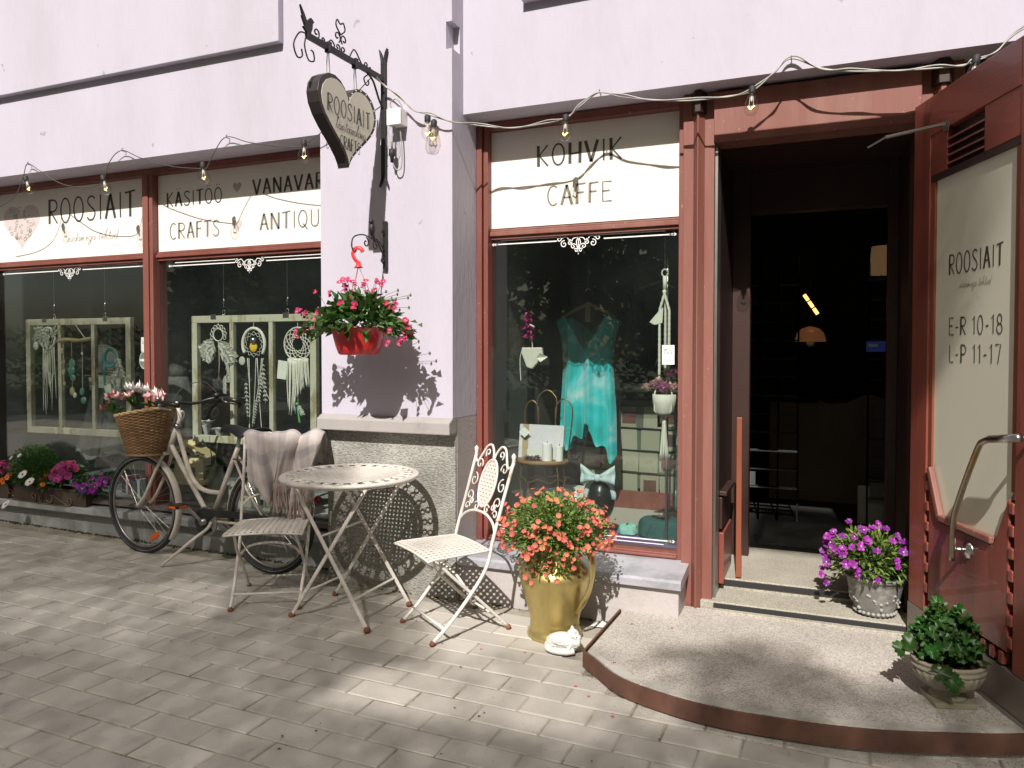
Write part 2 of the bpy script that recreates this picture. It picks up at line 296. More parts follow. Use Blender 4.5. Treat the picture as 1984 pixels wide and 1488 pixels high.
def speck(name, c1, c2, c3, sc=160, big=2.2):
    m, nt, n, l, b = nodes(name); tc = n.new('ShaderNodeTexCoord'); a = n.new('ShaderNodeTexNoise'); a.inputs['Scale'].default_value = sc; a.inputs['Detail'].default_value = 2; l.new(tc.outputs['Object'], a.inputs[0])
    r = n.new('ShaderNodeValToRGB'); e = r.color_ramp.elements; e[0].position = .36; e[0].color = (*c2,1); e[1].position = .66; e[1].color = (*c3,1); x = e.new(.5); x.color = (*c1,1); l.new(a.outputs['Fac'], r.inputs[0])
    g = n.new('ShaderNodeTexNoise'); g.inputs['Scale'].default_value = big; g.inputs['Detail'].default_value = 7; g.inputs['Roughness'].default_value = .7; l.new(tc.outputs['Object'], g.inputs[0]); mr = n.new('ShaderNodeMapRange'); mr.inputs[1].default_value = .3; mr.inputs[2].default_value = .7; mr.inputs[3].default_value = .8; mr.inputs[4].default_value = 1.12; l.new(g.outputs['Fac'], mr.inputs[0])
    x = n.new('ShaderNodeMix'); x.data_type = 'RGBA'; x.blend_type = 'MULTIPLY'; x.inputs[0].default_value = 1; l.new(r.outputs[0], x.inputs[6]); l.new(mr.outputs[0], x.inputs[7]); l.new(x.outputs[2], b.inputs['Base Color'])
    bp = n.new('ShaderNodeBump'); bp.inputs['Strength'].default_value = .35; bp.inputs['Distance'].default_value = .003; l.new(a.outputs['Fac'], bp.inputs['Height']); l.new(bp.outputs[0], b.inputs['Normal']); b.inputs['Roughness'].default_value = .85; return m
TERRAZZO = speck('worn_terrazzo', (.44,.405,.37), (.29,.265,.24), (.55,.505,.465), 150, 1.7)
STEPM = speck('step_concrete', (.37,.34,.285), (.27,.245,.20), (.45,.42,.355), 130)
PAVER = M('concrete_paver', (.44,.41,.37), .88, var=.13, vs=9, bump=.5, bs=120, col2=(.385,.358,.325), mixs=4, lo=.42, hi=.68, objr=.10, dist=.003, chip=((.11,.10,.085), 22, .72))
JOINT = M('joint_sand', (.33,.30,.245), .95, var=.3, vs=60, bump=.4, bs=200, col2=(.16,.145,.11), mixs=4, lo=.5, hi=.62)
ASPH = M('asphalt', (.05,.05,.05), .9, var=.2, vs=30, bump=.3)
GRASSY = M('verge_earth', (.05,.065,.03), .95, var=.4, vs=3)
KERB = M('kerb_stone', (.30,.29,.27), .85, var=.15, vs=9, bump=.3)
# ------------------------------------------------------------------ ground, pavement, road
def gz(x): return -.045 - .012*(x + 1.2)
SL = .012
def slope_sheet(name, x0, x1, y0, y1, dz, m, kind='structure', n=24):
    mb = MB(); mb.sheet(n, n, lambda u, v: (x0+(x1-x0)*u, y0+(y1-y0)*v, gz(max(min(x0+(x1-x0)*u, 12), -16)) + dz)); return tag(mb.build(name, m), kind=kind)
slope_sheet('ground', -150, 150, -160, 60, -.42, GRASSY, n=40)
slope_sheet('road', -60, 40, -13.2, -5.6, -.16, ASPH)
PV = slope_sheet('pavement', -14, 7, -5.4, .55, -.005, JOINT)
mb = MB()
for k in range(21): mb.box(-14+k, -13.006+k, -5.55, -5.404, gz(-13.5+k)-.4, gz(-13.5+k)-.004)
tag(mb.build('kerb', KERB, bevel=.012), kind='structure')
tag(MB().box(-40, 30, -30, -13.2, -.6, -.03).build('far_verge', GRASSY), kind='structure')
PW, PL, JN = .1463, .293, .008
def paver_mesh(k):
    mb = MB(); a, b = PL/2-JN/2, PW/2-JN/2; e = .005; r = random.Random(k)
    j = lambda: r.uniform(-.0015, .0015)
    top = [(-a+e+j(), -b+e+j(), 0), (a-e+j(), -b+e+j(), 0), (a-e+j(), b-e+j(), 0), (-a+e+j(), b-e+j(), 0)]
    mid = [(-a, -b, -e*.8), (a, -b, -e*.8), (a, b, -e*.8), (-a, b, -e*.8)]; bot = [(x, y, -.05) for x, y, z in mid]
    mb.add(top+mid+bot, [(0,1,2,3)] + [(4+i, 4+(i+1) % 4, (i+1) % 4, i) for i in range(4)] + [(8+i, 8+(i+1) % 4, 4+(i+1) % 4, 4+i) for i in range(4)])
    return mb.mesh('paver', PAVER)
pmesh = [paver_mesh(k) for k in range(4)]
FY, FX = radians(22.6), 1460.
def inframe(x, y, m=70):
    dx, dy, dz = x, y+3.88, gz(x)-1.43; d = -sin(FY)*dx+cos(FY)*dy; r = cos(FY)*dx+sin(FY)*dy
    if d < .5: return False
    dd = d*cos(radians(1.5)) - dz*sin(radians(1.5)); uu = d*sin(radians(1.5)) + dz*cos(radians(1.5))
    px, py = 992+FX*r/dd, 717.2-FX*uu/dd
    return -m < px < 1984+m and py < 1488+m
plat_arc = [(-1.028,-.545),(-.96,-.61),(-.80,-.762),(-.565,-.852),(-.358,-.885),(-.167,-.88),(.014,-.866),(.224,-.825),(.468,-.745),(.683,-.66),(.95,-.50),(1.2,-.28),(1.38,0)]
def on_platform(x, y):
    if y > -.3 and x > -1.0: return True
    for (a, b), (c, d) in zip(plat_arc, plat_arc[1:]):
        if a <= x < c: return y > b + (d-b)*(x-a)/(c-a) + .09
    return False
far = MB(); npav = 0
for k in range(-9, 29):
    y = -1.205 - PW*(k+.5)
    for i in range(-34, 20):
        x = -2.473 + PL*(i+.5) + (0 if k % 2 else PL/2)
        if x < -12 or x > 4 or y < -5.3 or on_platform(x, y): continue
        if y > .2: continue
        if y > .02 and x > -3.0: continue
        z = gz(x) + U(-.0018, .0012); rx, ry = U(-.006, .006), SL + U(-.004, .004)
        if inframe(x, y) and npav < 299:
            o = inst(pmesh[rnd.randrange(4)], 'paver', PV, (x + U(-.001, .001), y, z), (rx, ry, U(-.004, .004))); npav += 1
        else: far.box(x-PL/2+JN/2, x+PL/2-JN/2, y-PW/2+JN/2, y+PW/2-JN/2, gz(x)-.04, gz(x))
tag(far.build('paver_field', PAVER, PV), kind='stuff')
print('pavers', npav)

# ------------------------------------------------------------------ the building
B = thing('shop_building', 'pale lilac plastered shop building with an open red wooden door', 'building', (0, 0, 0))
R0 = .145   # face of the right facade
w = MB()   # upper left wall, pilaster with the notch at its corner
w.box(-14, -2.9, 0, .5, 2.766, 7); w.box(-2.9, -2.024, 0, .5, 1.036, 7)
w.box(-2.024, -1.986, 0, .5, 1.036, 3.155); w.box(-2.024, -1.986, 0, .5, 3.309, 7)
w.box(-2.024, -1.986, .10, .5, 3.155, 3.309)
w.build('wall', PLASTER, B)
MB().box(-1.986, 5, R0, .5, 2.82, 7).build('wall', PLASTER, B)
MB().box(-14, -3.175, -.05, -.002, 3.362, 7).build('raised_panel', PLASTER, B, bevel=.004)
MB().box(-1.60, 5, R0-.05, R0-.002, 3.395, 7).build('raised_panel', PLASTER, B, bevel=.004)
MB().add([(-2.908,-.045,.942),(-1.9855,-.045,.942),(-1.9855,.052,.942),(-2.908,.052,.942),(-2.908,-.045,1.012),(-1.9855,-.045,1.012),(-1.9855,-.002,1.0355),(-2.908,-.002,1.0355),(-1.9855,.052,1.0355),(-2.908,.052,1.0355)],
         [(3,2,1,0),(0,1,5,4),(4,5,6,7),(7,6,8,9),(0,4,7,9,3),(1,2,8,6,5)]).build('ledge', LEDGE, B, bevel=.006)
MB().box(-2.888, -1.989, .04, .0565, -.3, .941).build('plinth', COMBED, B); MB().box(-2.885, -1.9868, .0575, .5, -.3, 1.0352).build('pier_core', PLASTERG, B)
# left bay: sill, base, frames
MB().box(-14, -2.9, .255, .5, -.3, .168).build('base_wall', BASEP, B)
MB().add([(-14,.17,.168),(-2.902,.17,.168),(-2.902,.4,.168),(-14,.4,.168),(-14,.17,.22),(-2.902,.17,.22),(-2.902,.4,.245),(-14,.4,.245)],
         [(3,2,1,0),(4,5,6,7),(0,1,5,4),(1,2,6,5),(2,3,7,6),(3,0,4,7)]).build('sill', SILLP, B, bevel=.008)
def window(name_parent, xs, yf, yg, zb, zt, ztr, m, ml):
    """wooden shop window: outer frame, transom, mullions; xs = list of (x0, x1) light openings"""
    wf = MB(); x0, x1 = xs[0][0]-.06, xs[-1][1]+.06
    wf.box(x0, x1, yf, yg+.08, zt, zt+.16); wf.box(x0, x1, yf+.02, yg+.08, zb-.05, zb); wf.box(x0, x1, yf-.012, yf+.02, zb-.052, zb-.018)
    return wf
lw = MB()
lw.box(-14, -2.902, .235, .36, 2.716, 2.765)                    # head
br_ = MB(); br_.box(-14, -2.903, .232, .36, .245, .2845); br_.box(-14, -2.903, .222, .2318, .25, .272)   # bottom rail and bead
LW = lw.build('window_frame', REDW, B, bevel=.004); br_.build('bottom_rail', M('grey_painted_rail', (.16,.135,.125), .6, var=.25, vs=12), LW, bevel=.004)
mu = MB(); mu.box(-4.655, -4.60, .218, .36, .285, 2.716); mu.box(-4.5975, -4.565, .228, .36, .285, 2.716); mu.build('mullion', REDW, LW, bevel=.004)
mu = MB(); mu.box(-6.50, -6.40, .226, .36, .285, 2.716); mu.build('mullion', DARKW, LW, bevel=.004)
for a, b in ((-6.40, -4.655), (-4.565, -2.902)):
    t = MB(); t.box(a+.002, b-.002, .254, .36, 2.112, 2.135); t.box(a+.002, b-.002, .262, .36, 2.135, 2.152); t.box(a+.004, b-.004, .27, .36, 2.09, 2.112); t.build('transom', REDW, LW, bevel=.004)
    MB().box(a+.004, b-.004, .290, .296, .285, 2.09).build('pane', GLASS, LW)
MB().box(-6.398, -4.66, .28, .30, 2.158, 2.714).build('sign_panel', SIGNW, LW)
MB().box(-4.56, -2.904, .28, .30, 2.158, 2.714).build('sign_panel', SIGNW, LW)
# right bay: sill block with zinc cover, window frame, posts
MB().box(-1.985, -.70, .075, .5, -.3, .195).build('sill_block', PLASTERG, B, bevel=.006)
MB().add([(-1.984,.045,.178),(-.684,.045,.178),(-1.984,.045,.214),(-.684,.045,.214),(-1.984,.06,.226),(-.684,.06,.226),(-1.984,.345,.262),(-.684,.345,.262),(-.684,.345,.20),(-1.984,.345,.20),(-.684,.072,.178),(-1.984,.072,.178)],
         [(0,1,3,2),(2,3,5,4),(4,5,7,6),(1,10,8,7,5,3),(0,2,4,6,9,11),(0,11,10,1)]).build('sill_cover', ZINC, B)
rw = MB()
rw.box(-1.984, -1.949, .318, .46, .262, 2.818); rw.box(-1.945, -1.915, .335, .46, .262, 2.818)
rw.box(-1.915, -.757, .335, .46, 2.768, 2.818); rw.box(-1.915, -.757, .335, .46, .262, .292); rw.box(-1.915, -.757, .322, .3348, .266, .282)
rw.box(-.757, -.728, .332, .46, .262, 2.818)
RW = rw.build('window_frame', REDW, B, bevel=.004)
t = MB(); t.box(-1.914, -.758, .364, .46, 2.130, 2.158); t.box(-1.914, -.758, .372, .46, 2.158, 2.172); t.box(-1.914, -.758, .38, .46, 2.11, 2.13); t.build('transom', REDF, RW, bevel=.004)
MB().box(-1.914, -.758, .39, .41, 2.180, 2.766).build('sign_panel', SIGNW, RW)
MB().box(-1.913, -.759, .398, .404, .293, 2.108).build('pane', GLASS, RW)
# doorway: posts with chamfered pilasters, head beam, jambs
def post(x0, x1, flip):
    d = MB(); d.box(x0, x1, .30, .46, .0, 2.818); o = d.build('door_post', REDF, B, bevel=.003)
    a, b = (x0+.055, x1-.05) if not flip else (x0+.05, x1-.055)
    p = MB(); p.prism([(a, .299), (a+.028, .247), (b-.028, .247), (b, .299)], .03, 2.7, lambda u, v, z: (u, v, z)); p.build('pilaster', REDF, o, bevel=.002)
    p = MB(); p.prism([(a-.01, .2985), (a+.016, .232), (b-.016, .232), (b+.01, .2985)], 2.7, 2.815, lambda u, v, z: (u, v, z)); p.build('shadow_cap', DARKW, o, bevel=.003)  # dark post top: the lintel's shadow put into the colour
    return o
post(-.728, -.562, False); post(.418, .60, True)
MB().add([(-.561,.262,2.80),(.417,.262,2.80),(-.561,.262,2.575),(.417,.262,2.575),(-.561,.46,2.575),(.417,.46,2.575),(-.561,.46,2.80),(.417,.46,2.80),(-.561,.30,2.545),(.417,.30,2.545),(-.561,.46,2.545),(.417,.46,2.545)],
         [(2,3,1,0),(0,1,7,6),(8,9,3,2),(10,11,9,8),(6,7,11,10),(0,6,10,8,2),(1,3,9,11,7)]).build('door_head', REDF, B, bevel=.004)
MB().box(.60, 3.2, .34, .46, .02, 2.818).build('timber_infill', DARKW, B)
MB().box(-.5615, -.548, .335, .47, .03, 2.545).build('weather_strip', STEELD, B)
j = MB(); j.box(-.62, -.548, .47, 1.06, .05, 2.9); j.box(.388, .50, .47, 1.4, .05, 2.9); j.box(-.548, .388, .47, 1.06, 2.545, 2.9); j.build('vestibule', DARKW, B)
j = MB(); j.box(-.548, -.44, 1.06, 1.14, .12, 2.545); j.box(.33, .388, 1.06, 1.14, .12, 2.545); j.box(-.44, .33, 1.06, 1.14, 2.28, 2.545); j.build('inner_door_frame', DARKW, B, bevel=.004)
# side panel in the vestibule: boarded red foot and a sunlit board end
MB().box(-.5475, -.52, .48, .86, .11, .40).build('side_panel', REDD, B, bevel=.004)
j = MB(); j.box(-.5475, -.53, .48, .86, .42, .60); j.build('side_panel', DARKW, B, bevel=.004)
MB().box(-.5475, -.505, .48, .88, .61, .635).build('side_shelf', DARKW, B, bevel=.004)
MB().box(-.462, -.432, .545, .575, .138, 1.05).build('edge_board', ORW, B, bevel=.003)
# entrance steps inside the doorway
MB().box(-.62, .50, .275, .9, -.3, .072).build('step', STEPM, B, bevel=.006)
MB().box(-.547, .387, .535, 1.3, -.3, .130).build('step', STEPM, B, bevel=.006)
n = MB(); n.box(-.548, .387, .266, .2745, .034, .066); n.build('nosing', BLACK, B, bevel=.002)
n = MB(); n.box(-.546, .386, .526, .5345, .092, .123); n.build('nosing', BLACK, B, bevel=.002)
n = MB(); n.box(-.555, .39, .225, .265, .0, .042); n.build('threshold', STEPM, B, bevel=.004)
# room behind the windows: dark shell
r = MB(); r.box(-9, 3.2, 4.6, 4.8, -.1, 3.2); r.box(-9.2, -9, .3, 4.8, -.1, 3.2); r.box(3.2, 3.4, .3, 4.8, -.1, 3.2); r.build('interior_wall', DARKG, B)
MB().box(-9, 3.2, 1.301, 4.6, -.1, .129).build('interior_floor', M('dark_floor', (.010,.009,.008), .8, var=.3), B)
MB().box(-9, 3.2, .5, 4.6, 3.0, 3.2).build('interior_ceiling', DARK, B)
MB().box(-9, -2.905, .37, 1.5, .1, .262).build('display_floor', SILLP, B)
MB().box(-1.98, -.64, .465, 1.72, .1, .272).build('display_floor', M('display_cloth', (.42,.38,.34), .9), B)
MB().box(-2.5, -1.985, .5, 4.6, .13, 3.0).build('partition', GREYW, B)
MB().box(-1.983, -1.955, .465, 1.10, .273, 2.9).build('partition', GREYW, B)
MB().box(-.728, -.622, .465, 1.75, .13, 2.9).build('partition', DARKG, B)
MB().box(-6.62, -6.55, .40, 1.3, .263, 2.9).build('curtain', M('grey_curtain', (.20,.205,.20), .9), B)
# back of the right display: low red board, card wall
MB().box(-1.80, -.73, 1.53, 1.555, .273, .40).build('display_board', REDW, B)

# ------------------------------------------------------------------ door leaf, swung out
D = empty_part('door', B, (.385, .25, 0), atan2(-.943, .334)); D['label'] = 'open red wooden door leaf with a frosted glass panel'
T = .052
lf = MB(); lf.box(0, .155, 0, T, .205, 2.60); lf.box(.835, 1.0, 0, T, .205, 2.60)         # stiles
lf.build('stile', REDD, D, bevel=.004)
lf = MB(); lf.box(.155, .835, .0, T, 2.42, 2.60); lf.build('top_rail', REDH, D, bevel=.003)
MB().box(.155, .298, .004, T, 2.235, 2.42).build('vent_panel', REDH, D, bevel=.003); MB().box(.587, .835, .004, T, 2.235, 2.42).build('vent_panel', REDH, D, bevel=.003)
MB().box(.298, .587, .036, T, 2.235, 2.42).build('vent_recess', DARKW, D)
for k in range(4):
    z = 2.262 + k*.036; m_ = MB(); m_.add([(.299,.004,z),(.586,.004,z),(.586,.034,z+.012),(.299,.034,z+.012),(.299,.004,z-.008),(.586,.004,z-.008),(.586,.034,z+.004),(.299,.034,z+.004)],
        [(0,1,2,3),(7,6,5,4),(4,5,1,0),(1,5,6,2),(3,2,6,7),(0,3,7,4)]); m_.build('vent_slat', REDF, D)
MB().box(.155, .835, .006, T, 2.205, 2.235).build('glazing_rail', DARKW, D)
gp = [(.19,2.205),(.19,.89),(.288,.676),(.694,.676),(.797,.888),(.797,2.205)]
MB().prism(gp, .018, .026).build('glass_panel', FILM, D)
fl = MB()   # wood around the glass
fl.box(.155, .19, .008, T, .89, 2.205); fl.box(.797, .835, .008, T, .888, 2.205); fl.build('glazing_bead', ORW, D, bevel=.003)
lo = MB(); lo.prism([(.19,.27),(.80,.27),(.80,.86),(.795,.86),(.70,.655),(.282,.655),(.19,.86)], .0, T-.004); lo.build('lower_panel', REDD, D, bevel=.004)
mo = MB()
for a, b in ((gp[1], gp[2]), (gp[2], gp[3])): mo.bar((a[0], .002, a[1]), (b[0], .002, b[1]), .03, .026, (0, 1, 0))
mo.build('lit_moulding', REDF, D, bevel=.006)  # paler bar on the lit sides only: highlight put into the colour
bk = MB(); bk.box(.155, .19, .03, T, .205, .89); bk.box(.80, .835, .03, T, .205, .888); bk.box(.19, .80, .03, T, .205, .27); bk.build('dentil_ground', DARKW, D)
for k in range(6): MB().box(.157, .188, -.004, .03, .30+k*.096, .345+k*.096).build('dentil', REDD, D, bevel=.006)
for k in range(7): MB().box(.803, .834, -.004, .03, .29+k*.086, .335+k*.086).build('dentil', REDD, D, bevel=.006)
for k in range(10): MB().box(.20+k*.061, .228+k*.061, -.004, .03, .212, .262).build('dentil', REDD, D, bevel=.006)
kp = MB(); kp.box(.0, 1.0, -.003, T, .035, .203); kp.build('kick_plate', M('kick_plate_metal', (.26,.225,.19), .4, .5, var=.25, vs=5), D)
sw = MB(); sw.box(0, 1.0, -.008, .0, .028, .05); sw.build('weather_bar', STEELD, D)
hb = MB(); o_ = -.06
hb.tube(smooth([(.515,o_,.545),(.52,o_,.70),(.555,o_,.80),(.69,o_,1.035),(.735,o_,1.075),(.78,o_,1.088)], 6), .0125, 10); hb.build('handle', BRASSY, D, smooth=True)
hb = MB(); hb.tube([(.775,o_,1.088),(.96,o_,1.115)], .0155, 10); hb.tube([(.94,o_,1.112),(.94,.01,1.112)], .01, 8); hb.build('handle_sleeve', STEEL, D, smooth=True)
hb = MB(); hb.tube([(.517,o_,.594),(.525,0,.594)], .0095, 8)
ro = [(0.0,-.014),(.02,-.014),(.022,-.009),(.034,-.008),(.037,.0)]
vs_, n_ = [], 20
for (r_, d_) in ro:
    for q in range(n_): a = 2*pi*q/n_; vs_.append((.525+r_*cos(a), d_, .594+r_*sin(a)))
hb.add(vs_, [(i*n_+q, i*n_+(q+1) % n_, (i+1)*n_+(q+1) % n_, (i+1)*n_+q) for i in range(len(ro)-1) for q in range(n_)]); hb.build('rosette', STEEL, D, smooth=True)
hb = MB(); hb.tube([(.295,-.004,2.435),(.262,-.25,2.388)], .008, 6); hb.tube([(.262,-.25,2.388),(.20,-.30,2.36)], .0045, 6); hb.box(.28,.32,-.006,.0,2.40,2.45); hb.build('door_stay', STEELD, D)

# ------------------------------------------------------------------ lettering (hand-drawn capitals and a thin script)
A = arc
def bowl(x0, w, z0, z1): c = (z0+z1)/2; return [(x0, z1)] + A(x0+w*.45, c, w*.55, (z1-z0)/2, 88, -88, 10) + [(x0, z0)]
GL = {'R': (.52, [[(.06,0),(.07,1)], bowl(.05,.42,.5,.98), [(.12,.52),(.48,.0)]]),
 'O': (.56, [A(.27,.5,.24,.5,80,440,22)]), 'S': (.48, [smooth([(.42,.86),(.3,.97),(.12,.92),(.07,.75),(.2,.57),(.36,.42),(.42,.24),(.32,.04),(.14,.02),(.03,.14)],4)]),
 'I': (.2, [[(.1,0),(.1,1)]]), 'A': (.54, [[(.04,0),(.27,1)],[(.27,1),(.5,0)],[(.12,.36),(.43,.36)]]),
 'T': (.5, [[(.25,0),(.26,.97)],[(.01,.95),(.5,1.02)]]), 'K': (.5, [[(.07,0),(.06,1)],[(.45,1.0),(.1,.52),(.46,.0)]]),
 'F': (.44, [[(.06,0),(.07,1)],[(.07,.98),(.44,1.0)],[(.07,.55),(.36,.56)]]), 'C': (.5, [A(.29,.5,.25,.5,52,308,18)]),
 'V': (.52, [[(.02,1),(.25,0)],[(.25,0),(.5,1)]]), 'N': (.56, [[(.06,0),(.06,1)],[(.06,1),(.48,0)],[(.48,0),(.49,1)]]),
 'Q': (.58, [A(.27,.5,.24,.5,80,440,22),[(.3,.2),(.54,-.14)]]), 'U': (.52, [[(.06,1),(.06,.3)]+A(.26,.28,.2,.28,180,360,10)+[(.46,1)]]),
 'E': (.46, [[(.44,.98),(.06,.99),(.06,.02),(.45,.02)],[(.06,.53),(.36,.54)]]), 'H': (.54, [[(.06,0),(.06,1)],[(.46,0),(.47,1)],[(.06,.46),(.46,.48)]]),
 'P': (.48, [[(.08,0),(.08,1)], bowl(.06,.4,.46,.98)]), 'L': (.42, [[(.08,1),(.08,.02),(.4,.02)]]), '-': (.34, [[(.06,.42),(.28,.44)]]), ' ': (.26, []),
 '1': (.3, [[(.04,.78),(.18,1),(.18,0)]]), '0': (.5, [A(.24,.5,.2,.5,90,450,20)]), '7': (.46, [[(.04,.98),(.42,.98),(.22,0)]]),
 '8': (.46, [A(.22,.74,.16,.25,90,450,14), A(.22,.25,.2,.26,90,450,14)]), '4': (.46, [[(.3,0),(.3,1),(.03,.3),(.44,.3)]]), 'G': (.54, [A(.29,.5,.25,.5,50,330,18)+[(.5,.45),(.33,.45)]])}
GL['Ä'] = (.54, GL['A'][1] + [[(.15,1.17),(.17,1.23)],[(.37,1.17),(.39,1.23)]]); GL['Ö'] = (.56, GL['O'][1] + [[(.16,1.17),(.18,1.23)],[(.36,1.17),(.38,1.23)]])
a_ = A(.2,.24,.17,.24,60,400,14)+[(.37,.46),(.36,.1),(.46,.02)]; o_2 = A(.2,.24,.17,.24,90,450,14)+[(.3,.42),(.42,.44)]; u_ = [(.04,.46),(.05,.14)]+A(.17,.12,.12,.12,180,340,6)+[(.32,.46),(.33,.08),(.44,.03)]
SC = {'a': (.44,[a_]), 'o': (.4,[o_2]), 'ö': (.4,[o_2,[(.12,.66),(.14,.72)],[(.28,.66),(.3,.72)]]), 'ä': (.44,[a_,[(.12,.66),(.14,.72)],[(.28,.66),(.3,.72)]]), 'u': (.42,[u_]), 'ü': (.42,[u_,[(.12,.66),(.14,.72)],[(.28,.66),(.3,.72)]]),
 's': (.34,[smooth([(.02,.02),(.2,.5),(.26,.2),(.16,0),(.06,.06)],4)]), 'd': (.46,[A(.2,.24,.17,.24,60,360,12)+[(.38,.5),(.42,1.15),(.37,.12),(.47,.02)]]), 'm': (.62,[smooth([(.03,.45),(.06,.02),(.14,.42),(.22,.4),(.24,.03),(.33,.42),(.42,.4),(.45,.06),(.6,.06)],4)]),
 'e': (.38,[smooth([(.04,.22),(.26,.3),(.2,.48),(.06,.26),(.16,.02),(.38,.1)],4)]), 'g': (.44,[A(.2,.24,.17,.24,60,360,12)+smooth([(.37,.44),(.34,-.3),(.16,-.55),(.06,-.35),(.4,.02)],4)]), 't': (.32,[smooth([(.2,1.05),(.12,.2),(.18,.02),(.32,.06)],4),[(.02,.68),(.34,.74)]]),
 'h': (.46,[smooth([(.04,.3),(.22,1.1),(.14,1.1),(.06,.02),(.2,.44),(.3,.34),(.32,.05),(.44,.04)],4)]), 'k': (.42,[smooth([(.04,.3),(.2,1.1),(.12,1.1),(.06,.02)],4),[(.34,.46),(.1,.22),(.4,.02)]]), 'i': (.2,[[(.06,.45),(.07,.06),(.18,.03)],[(.09,.66),(.11,.72)]]),
 'l': (.24,[smooth([(.02,.25),(.18,1.1),(.1,1.1),(.06,.1),(.2,.03)],4)]), 'n': (.44,[smooth([(.03,.45),(.06,.02),(.18,.44),(.27,.36),(.28,.05),(.42,.04)],4)]), ' ': (.3,[])}
def text(s, mp, u0, v0, u1, h, wd, font=GL, gap=.12, slant=0, fade=None, jit=.0):
    mb = MB(); tot = sum(font[c][0]+gap for c in s)-gap; k = (u1-u0)/tot; x = 0; rr = random.Random(len(s)*7+ord(s[0]))
    for c in s:
        wch, st = font[c]; dy = rr.uniform(-jit, jit)
        for i, p in enumerate(st):
            q = [(u0+(x+a)*k+b*slant*h, v0+(b+dy)*h) for a, b in p]
            if len(q) == 2: q = [q[0], ((q[0][0]+q[1][0])/2, (q[0][1]+q[1][1])/2), q[1]]
            vert = font is GL and abs(q[-1][1]-q[0][1]) > .6*h and len(st) > 1 and len(p) == 2
            f = 1.3 if vert else .72
            n = len(q); ws = [wd*f*(1 if font is GL else (.55+.75*abs(sin(2.4*j/n*pi)))) for j in range(n)]
            mb.ribbon(q, ws, mp)
        x += wch + gap
    return mb
def vmap(y): return lambda u, v: (u, y, v)
ml, mr_ = vmap(.2782), vmap(.3882)
def put(mb, mat, parent, name='lettering'): return mb.build(name, mat, parent)
put(text('ROOSIAIT', ml, -5.74, 2.438, -4.79, .19, .0185), INK, LW)
put(text('südamega tehtud', ml, -5.53, 2.285, -4.98, .062, .0055, SC, .02, .3), INKM, LW)
put(text('KÄSITÖÖ', ml, -4.475, 2.48, -3.95, .104, .013), INK, LW); put(text('CRAFTS', ml, -4.45, 2.244, -3.977, .114, .013), INKG, LW)
put(text('VANAVARA', ml, -3.676, 2.508, -2.99, .104, .013), INK, LW); put(text('ANTIQUES', ml, -3.62, 2.26, -2.95, .112, .013), INKG, LW)
put(text('KOHVIK', mr_, -1.615, 2.533, -1.09, .124, .0145), INK, RW); put(text('CAFFE', mr_, -1.55, 2.295, -1.15, .116, .013), INKG, RW)
def heart(cx, cz, w_, h_, n=36):
    out = []
    for i in range(n):
        t = 2*pi*i/n; out.append((cx+w_/2*(sin(t)**3), cz+h_*((13*cos(t)-5*cos(2*t)-2*cos(3*t)-cos(4*t))/29+.085)))
    return out
put(MB().add([(u, .2784, v) for u, v in heart(-3.815, 2.568, .075, .075)], [tuple(range(36))]), INKM, LW, 'heart_print'); put(MB().add([(u, .2784, v) for u, v in heart(-3.817, 2.305, .085, .085)], [tuple(range(36))]), INKP, LW, 'heart_print')
put(MB().add([(u, .2786, v) for u, v in heart(-6.06, 2.43, .44, .36)], [tuple(range(36))]), INKP, LW, 'heart_print')
ic = MB(); rr = random.Random(5)
for i in range(46):
    u, v = rr.uniform(-6.24, -5.88), rr.uniform(2.3, 2.58)
    if abs(u+6.06) > .2*(v-2.25)/.2 or abs(u+6.06) > .17: continue
    k = rr.randrange(4); q = rr.uniform(.008, .016)
    if k == 0: ic.ribbon(A(u, v, q, q, 0, 360, 10), .0035, ml)
    elif k == 1: ic.ribbon([(u-q, v-q), (u+q, v-q), (u+q, v+q), (u-q, v+q), (u-q, v-q)], .0035, ml)
    elif k == 2: ic.ribbon([(u-q, v-q), (u, v+q), (u+q, v-q)], .004, ml)
    else: ic.ribbon([(u, v-q), (u, v+q)], .005, ml)
tag(put(ic, INK, LW, 'heart_icons'), kind='stuff')
md = lambda u, v: (u, .0168, v)
put(text('ROOSIAIT', md, .302, 1.765, .707, .088, .0095), INK, D); put(text('südamega tehtud', md, .39, 1.70, .625, .03, .0035, SC, .02, .3), INKT, D)
put(text('E-R 10-18', md, .308, 1.497, .712, .077, .0085), INK, D); put(text('L-P 11-17', md, .312, 1.377, .705, .078, .0085), INK, D)
